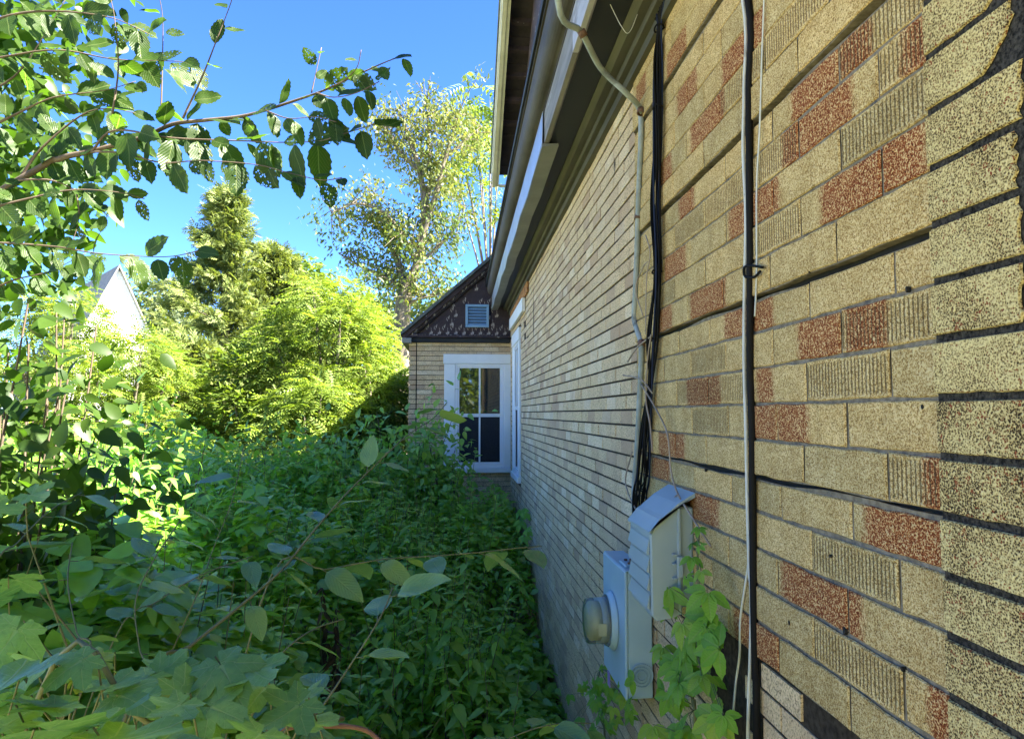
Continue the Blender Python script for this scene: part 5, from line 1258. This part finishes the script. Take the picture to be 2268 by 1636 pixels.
TW = [(1000, 1040, 7.6, .9, 'tall weed under the wing window, nearest to its sill'), (960, 1055, 7.4, .9, 'tall weed left of the one nearest the window sill'), (1045, 1085, 7.3, .8, 'tall weed between the window sill and the long wall'),
      (880, 1090, 6.6, .9, 'tall weed in the middle of the weed bank before the wing'), (830, 1120, 6.2, .8, 'tall weed on the left shoulder of the middle weed bank'), (930, 1130, 6.0, .9, 'tall weed at the front of the middle weed bank'),
      (985, 1150, 5.9, .8, 'tall weed right of the front of the weed bank'), (1040, 1170, 5.6, .8, 'tall weed standing a stride out from the long wall'), (900, 1200, 5.0, .8, 'tall drooping weed in the centre foreground bank'),
      (960, 1225, 4.9, .9, 'tallest drooping weed right of the centre bank'), (1010, 1260, 4.7, .8, 'yellow-tinged weed right of the tallest drooping weed'), (860, 1270, 4.7, .8, 'weed just left of the drooping centre weeds'),
      (760, 1130, 6.6, .7, 'slim weed left of the weed bank before the wing'), (700, 1090, 7.0, .7, 'slim weed below the sumacs'), (640, 1110, 6.8, .7, 'slim weed farther left below the sumacs'),
      (1095, 1130, 7.2, .6, 'short weed close against the long wall'), (1110, 1220, 5.8, .5, 'short weed halfway along the long wall'), (1120, 1330, 4.9, .5, 'short weed at the foot of the pale siding'),
      (560, 1130, 6.4, .7, 'slim weed among the shaded shrubs at the left'), (800, 1330, 4.3, .5, 'low weed in front of the centre bank'), (930, 1350, 4.1, .5, 'low weed below the drooping weeds'),
      (1050, 1370, 4.2, .5, 'low weed between the centre bank and the wall'), (980, 1450, 3.8, .4, 'small weed low in the foreground'), (1075, 1480, 3.6, .5, 'bushy weed at the bottom near the wall'),
      (1150, 1480, 3.4, .5, 'starry-topped weed at the bottom by the wall'), (860, 1450, 3.7, .4, 'small weed left of the lowest foreground weeds')]
for i, (px, py, y, h, lab_) in enumerate(TW): tall_weed(px, py, y, h, 300 + i, lab_, lsz=.155 if y > 4.6 else .115)

ML['dead'] = mat_leaf('withered_leaf', (.075, .045, .03), (.13, .08, .05), None, trans=.2, rough=.8, veins=.1, island=False)
dead_meshes = [leaf_mesh('leaf', ML['dead'], .26, 7, .03, .7, .5, .6), leaf_mesh('leaf', ML['dead'], .22, 7, .03, .9, .3, .6, twist=.3)]
for i, (px, py, y, h, lab_) in enumerate(((715, 1300, 4.9, .75, 'withered brown weed hanging left of the centre bank'), (745, 1345, 4.7, .6, 'smaller withered weed right of the brown hanging one'))):
    tw = tall_weed(px, py, y, h, 700 + i, lab_, leafset=dead_meshes, lsz=.15)
    for ch in tw.children:
        if ch.name.startswith('leaf'): ch.rotation_quaternion = quat((rl.gauss(0, .35), rl.gauss(0, .35), -1), (rl.gauss(0, 1), -1, .2))
# ------------------------------------------------------------------ saplings with large blue-green leaves in the foreground
def sapling(label, px, y0, y1, r0, sp, sz, seed, start=.1, down=.15, meshes=broad_meshes, base=None):
    rr = random.Random(seed); m = len(px); ctrl = [on_y(a, b, y0 + (y1-y0)*i/(m-1)) for i, (a, b) in enumerate(px)]
    foot = Vector(base) if base else Vector((ctrl[0].x - .25, ctrl[0].y + .05, 0)); t = empty('sapling', foot, label, 'sapling', 'leafy saplings in the foreground')
    pts = catmull([foot, foot*.35 + ctrl[0]*.65 + Vector((-.02, 0, .0))] + ctrl, 5); n = len(pts)
    MB().tube([p - foot for p in pts], [max(.0016, r0*(1 - .8*i/(n-1))) for i in range(n)], 6).build('stem', M['stem'], t)
    L_ = [0]
    for i in range(n-1): L_.append(L_[-1] + (pts[i+1]-pts[i]).length)
    s0 = L_[10]; s = s0 + start*(L_[-1]-s0); side = 1
    while s <= L_[-1] + .001:
        i = max(0, min(n-2, next((j for j in range(n-1) if L_[j+1] >= s), n-2))); p = pts[i] + (pts[i+1]-pts[i])*((s - L_[i])/max(1e-6, L_[i+1]-L_[i])); d = (pts[i+1]-pts[i]).normalized(); side = -side
        lat = d.cross(Vector((0, 0, 1))).normalized()*side
        ax = d*rr.uniform(.1, .6) + lat*rr.uniform(.5, 1) + Vector((rr.gauss(0, .35), rr.gauss(0, .35), rr.uniform(-.3, .15) - down)); nr = Vector((rr.gauss(0, .22), rr.gauss(.05, .22), 1))
        a = ax.normalized(); pe = p + a*sz*.18; MB().tube([p - foot, pe - foot], .0011, 4).build('leaf_stalk', M['stem'], t)
        put_leaf(t, meshes, pe, ax, nr, sz*rr.uniform(.7, 1.2)); s += sp*rr.uniform(.75, 1.3)
    return t
sapling('long leaning sapling stem crossing the weeds up to the window', [(300, 1530), (420, 1430), (520, 1350), (620, 1265), (690, 1180), (760, 1100), (830, 1030), (900, 965), (960, 925), (990, 890)], 1.55, 2.5, .0052, .055, .105, 1, start=.22, base=(-1.75, 1.45, 0))
sapling('slender twig with blue-green leaves reaching right across to the wall', [(600, 1275), (720, 1260), (850, 1237), (960, 1230), (1060, 1222), (1150, 1212), (1200, 1208)], 1.9, 2.15, .0030, .070, .105, 2, base=(-1.55, 1.7, 0))
sapling('near sapling with very large leaves rising from the bottom edge', [(600, 1690), (700, 1580), (770, 1480), (840, 1370), (870, 1300)], 1.25, 1.5, .0036, .060, .115, 3, base=(-1.35, 1.1, 0))
sapling('bent thin sapling left of the long leaning stem', [(330, 1560), (310, 1440), (300, 1330), (340, 1240), (400, 1150)], 1.6, 1.9, .0030, .075, .095, 4, base=(-1.8, 1.55, 0))
sapling('upright sapling stem in the left middle with pale leaf tops', [(190, 1500), (170, 1400), (150, 1290), (160, 1200)], 1.5, 1.8, .0030, .07, .10, 5, base=(-1.95, 1.5, 0))
sapling('sapling reaching over the shaded shrubs with round leaves', [(430, 1330), (470, 1220), (510, 1120), (530, 1040), (540, 990)], 2.2, 2.6, .0030, .09, .10, 6, base=(-2.1, 2.1, 0))
sapling('sapling with grey-green leaves at the left edge', [(-40, 1300), (40, 1200), (110, 1130), (180, 1090)], 1.7, 2.0, .0035, .07, .115, 7, base=(-2.4, 1.6, 0))
sapling('lowest sapling with leaves cut by the bottom edge by the wall', [(1000, 1720), (1080, 1660), (1160, 1620), (1240, 1600), (1310, 1600)], 1.9, 2.0, .0030, .055, .11, 8, base=(-.9, 1.75, 0))
sapling('small sapling between the long stem and the near one', [(480, 1640), (560, 1520), (640, 1430), (700, 1390), (760, 1370)], 1.35, 1.6, .0028, .065, .10, 9, base=(-1.6, 1.3, 0))
sapling('sapling twig with pale leaves above the weeds in the left middle', [(250, 1420), (350, 1330), (450, 1270), (560, 1230)], 1.9, 2.2, .0028, .075, .10, 10, base=(-2.0, 1.8, 0))

# ------------------------------------------------------------------ grapevine in the lower left corner
gv = empty('grapevine', (-1.6, 1.0, 0), 'grapevine with large lobed pale green leaves in the lower left corner', 'vine'); rg = random.Random(9)
spots = [(30, 1500, 1.0, .155), (110, 1470, 1.1, .14), (60, 1580, .95, .15), (190, 1520, 1.05, .13), (250, 1590, .95, .15), (330, 1560, 1.05, .14), (390, 1610, .95, .14), (450, 1530, 1.1, .13), (510, 1580, 1.05, .15), (570, 1540, 1.15, .13),
         (620, 1590, 1.1, .13), (660, 1540, 1.2, .12), (150, 1620, .9, .15), (10, 1430, 1.15, .13), (20, 1130, 1.5, .14), (90, 1100, 1.6, .12), (320, 1630, .9, .15), (470, 1640, .95, .14), (560, 1640, 1.0, .13), (230, 1450, 1.2, .11), (0, 1640, .9, .16), (120, 1560, 1.0, .12),
         (0, 1330, 1.4, .12), (60, 1290, 1.6, .12), (130, 1180, 1.8, .12), (700, 1600, 1.15, .12), (390, 1500, 1.2, .11), (290, 1510, 1.15, .12)]
spots = [(a, b, c, d*.80) for (a, b, c, d) in spots] + [(rg.uniform(-10, 660), rg.uniform(1490, 1640), rg.uniform(.95, 1.35), rg.uniform(.08, .115)) for _ in range(26)]
for (px, py, y, s) in spots:
    p = on_y(px, py, y); a = rg.uniform(-.9, .9) + (math.pi if rg.random() < .35 else 0)
    ax = Vector((math.sin(a) + .3, -.65*math.cos(a), rg.uniform(-.35, .1))); nr = Vector((rg.gauss(0, .45), rg.gauss(-.20, .45), 1)); a_ = ax.normalized()
    put_leaf(gv, grape_meshes, p - a_*s*.3, ax, nr, s*rg.uniform(.62, .85))
    q = p - a_*s*.5; MB().tube([Vector(q) - gv.location, Vector((q.x + rg.uniform(-.05, .05), q.y + .04, q.z - .10)) - gv.location, Vector((q.x*.6 - 1.6*.4 + rg.uniform(-.1, .1), q.y + .1, q.z - .38)) - gv.location], [.0013, .0018, .003], 5, caps=False).build('stem', M['stem'], gv)
for (px, py, y, s) in ((180, 1480, 1.15, .06), (215, 1465, 1.1, .055), (420, 1545, 1.1, .075), (455, 1500, 1.12, .06), (395, 1520, 1.1, .055)):
    put_leaf(gv, [lime_mesh], on_y(px, py, y), (rg.gauss(0, 1), -.4, rg.uniform(-.2, .6)), (rg.gauss(0, .4), -.6, .8), s)
MB().tube([v - gv.location for v in catmull([Vector((-1.9, 1.5, .1)), on_y(60, 1600, 1.1), on_y(330, 1600, 1.05), on_y(620, 1600, 1.15), on_y(760, 1590, 1.3)], 6)], .004, 6).build('stem', M['stem'], gv)

# ------------------------------------------------------------------ creepers on the wall
def creeper(label, stem_px, leaves, seed, xo=-.03, size=.10):
    foot = on_x(*stem_px[0], xo); foot = Vector((xo, foot.y, 0)); t = empty('creeper', foot, label, 'creeper'); rr = random.Random(seed)
    pts = catmull([foot] + [on_x(a, b, xo) for (a, b) in stem_px], 5); MB().tube([p - foot for p in pts], [.005*(1 - .6*i/(len(pts)-1)) + .001 for i in range(len(pts))], 6).build('stem', M['stem'], t)
    for (px, py, k) in leaves:
        p = on_x(px, py, xo - rr.uniform(.03, .10)); near_ = min(pts, key=lambda q: (q - p).length)
        ax = Vector((-rr.uniform(.2, .7), rr.gauss(-.25, .45), rr.uniform(-.9, -.1))); nr = Vector((-.75 + rr.gauss(0, .25), -.65 + rr.gauss(0, .25), .55))
        put_leaf(t, creeper_mesh, p - ax.normalized()*size*k*.45, ax, nr, size*k*rr.uniform(.85, 1.15)); e = p - ax.normalized()*size*k*.45
        MB().tube([near_ - foot, (near_ + e)*.5 - foot + Vector((-.01, 0, .01)), e - foot], .0012, 4, caps=False).build('leaf_stalk', M['stem'], t)
    return t
rc = random.Random(15); lv = [(1545, 1175, .35), (1530, 1205, .4), (1550, 1215, .35), (1530, 1245, .55), (1545, 1275, .45), (1520, 1290, .4)]
for i in range(44):
    f = rc.random(); py = 1310 + 330*f; px = rc.uniform(1460 - 20*f, 1560 + 50*f); lv.append((px, py, rc.uniform(.55, 1.05)))
creeper('bright five-leaved creeper hanging below the telephone box', [(1540, 1640), (1535, 1560), (1530, 1480), (1545, 1400), (1550, 1330), (1545, 1250), (1548, 1180)], lv, 3, size=.098)
lv = [(rc.uniform(1255, 1390), rc.uniform(1500, 1640), rc.uniform(.3, .6)) for i in range(36)] + [(1330, 1480, .35), (1345, 1500, .4), (1310, 1510, .4)]
creeper('darker small-leaved creeper on the siding left of the meter', [(1340, 1640), (1330, 1580), (1320, 1530), (1330, 1480)], lv, 6, size=.12)
lv = [(rc.uniform(1120, 1165), rc.uniform(1130, 1215), rc.uniform(.5, .9)) for i in range(16)]
creeper('creeper climbing the far end of the long wall beside the wing', [(1135, 1230), (1140, 1180), (1145, 1130)], lv, 8, size=.16)
lv = [(rc.uniform(1060, 1122), rc.uniform(1050, 1090), .5) for i in range(3)]
# fallen brown branch along the bottom
fb = empty('fallen_branch', (-1.0, 1.5, 1.1), 'reddish brown dead branch lying low across the bottom edge', 'branch')
MB().tube([v - fb.location for v in catmull([on_y(610, 1612, 1.5), on_y(700, 1605, 1.55), on_y(800, 1612, 1.6), on_y(850, 1645, 1.6)], 6)], [.006]*10 + [.005]*9, 7).build('wood', mat_worn('reddish_dead_wood', (.20, .10, .06), (.30, .16, .10), 20, .8), fb)
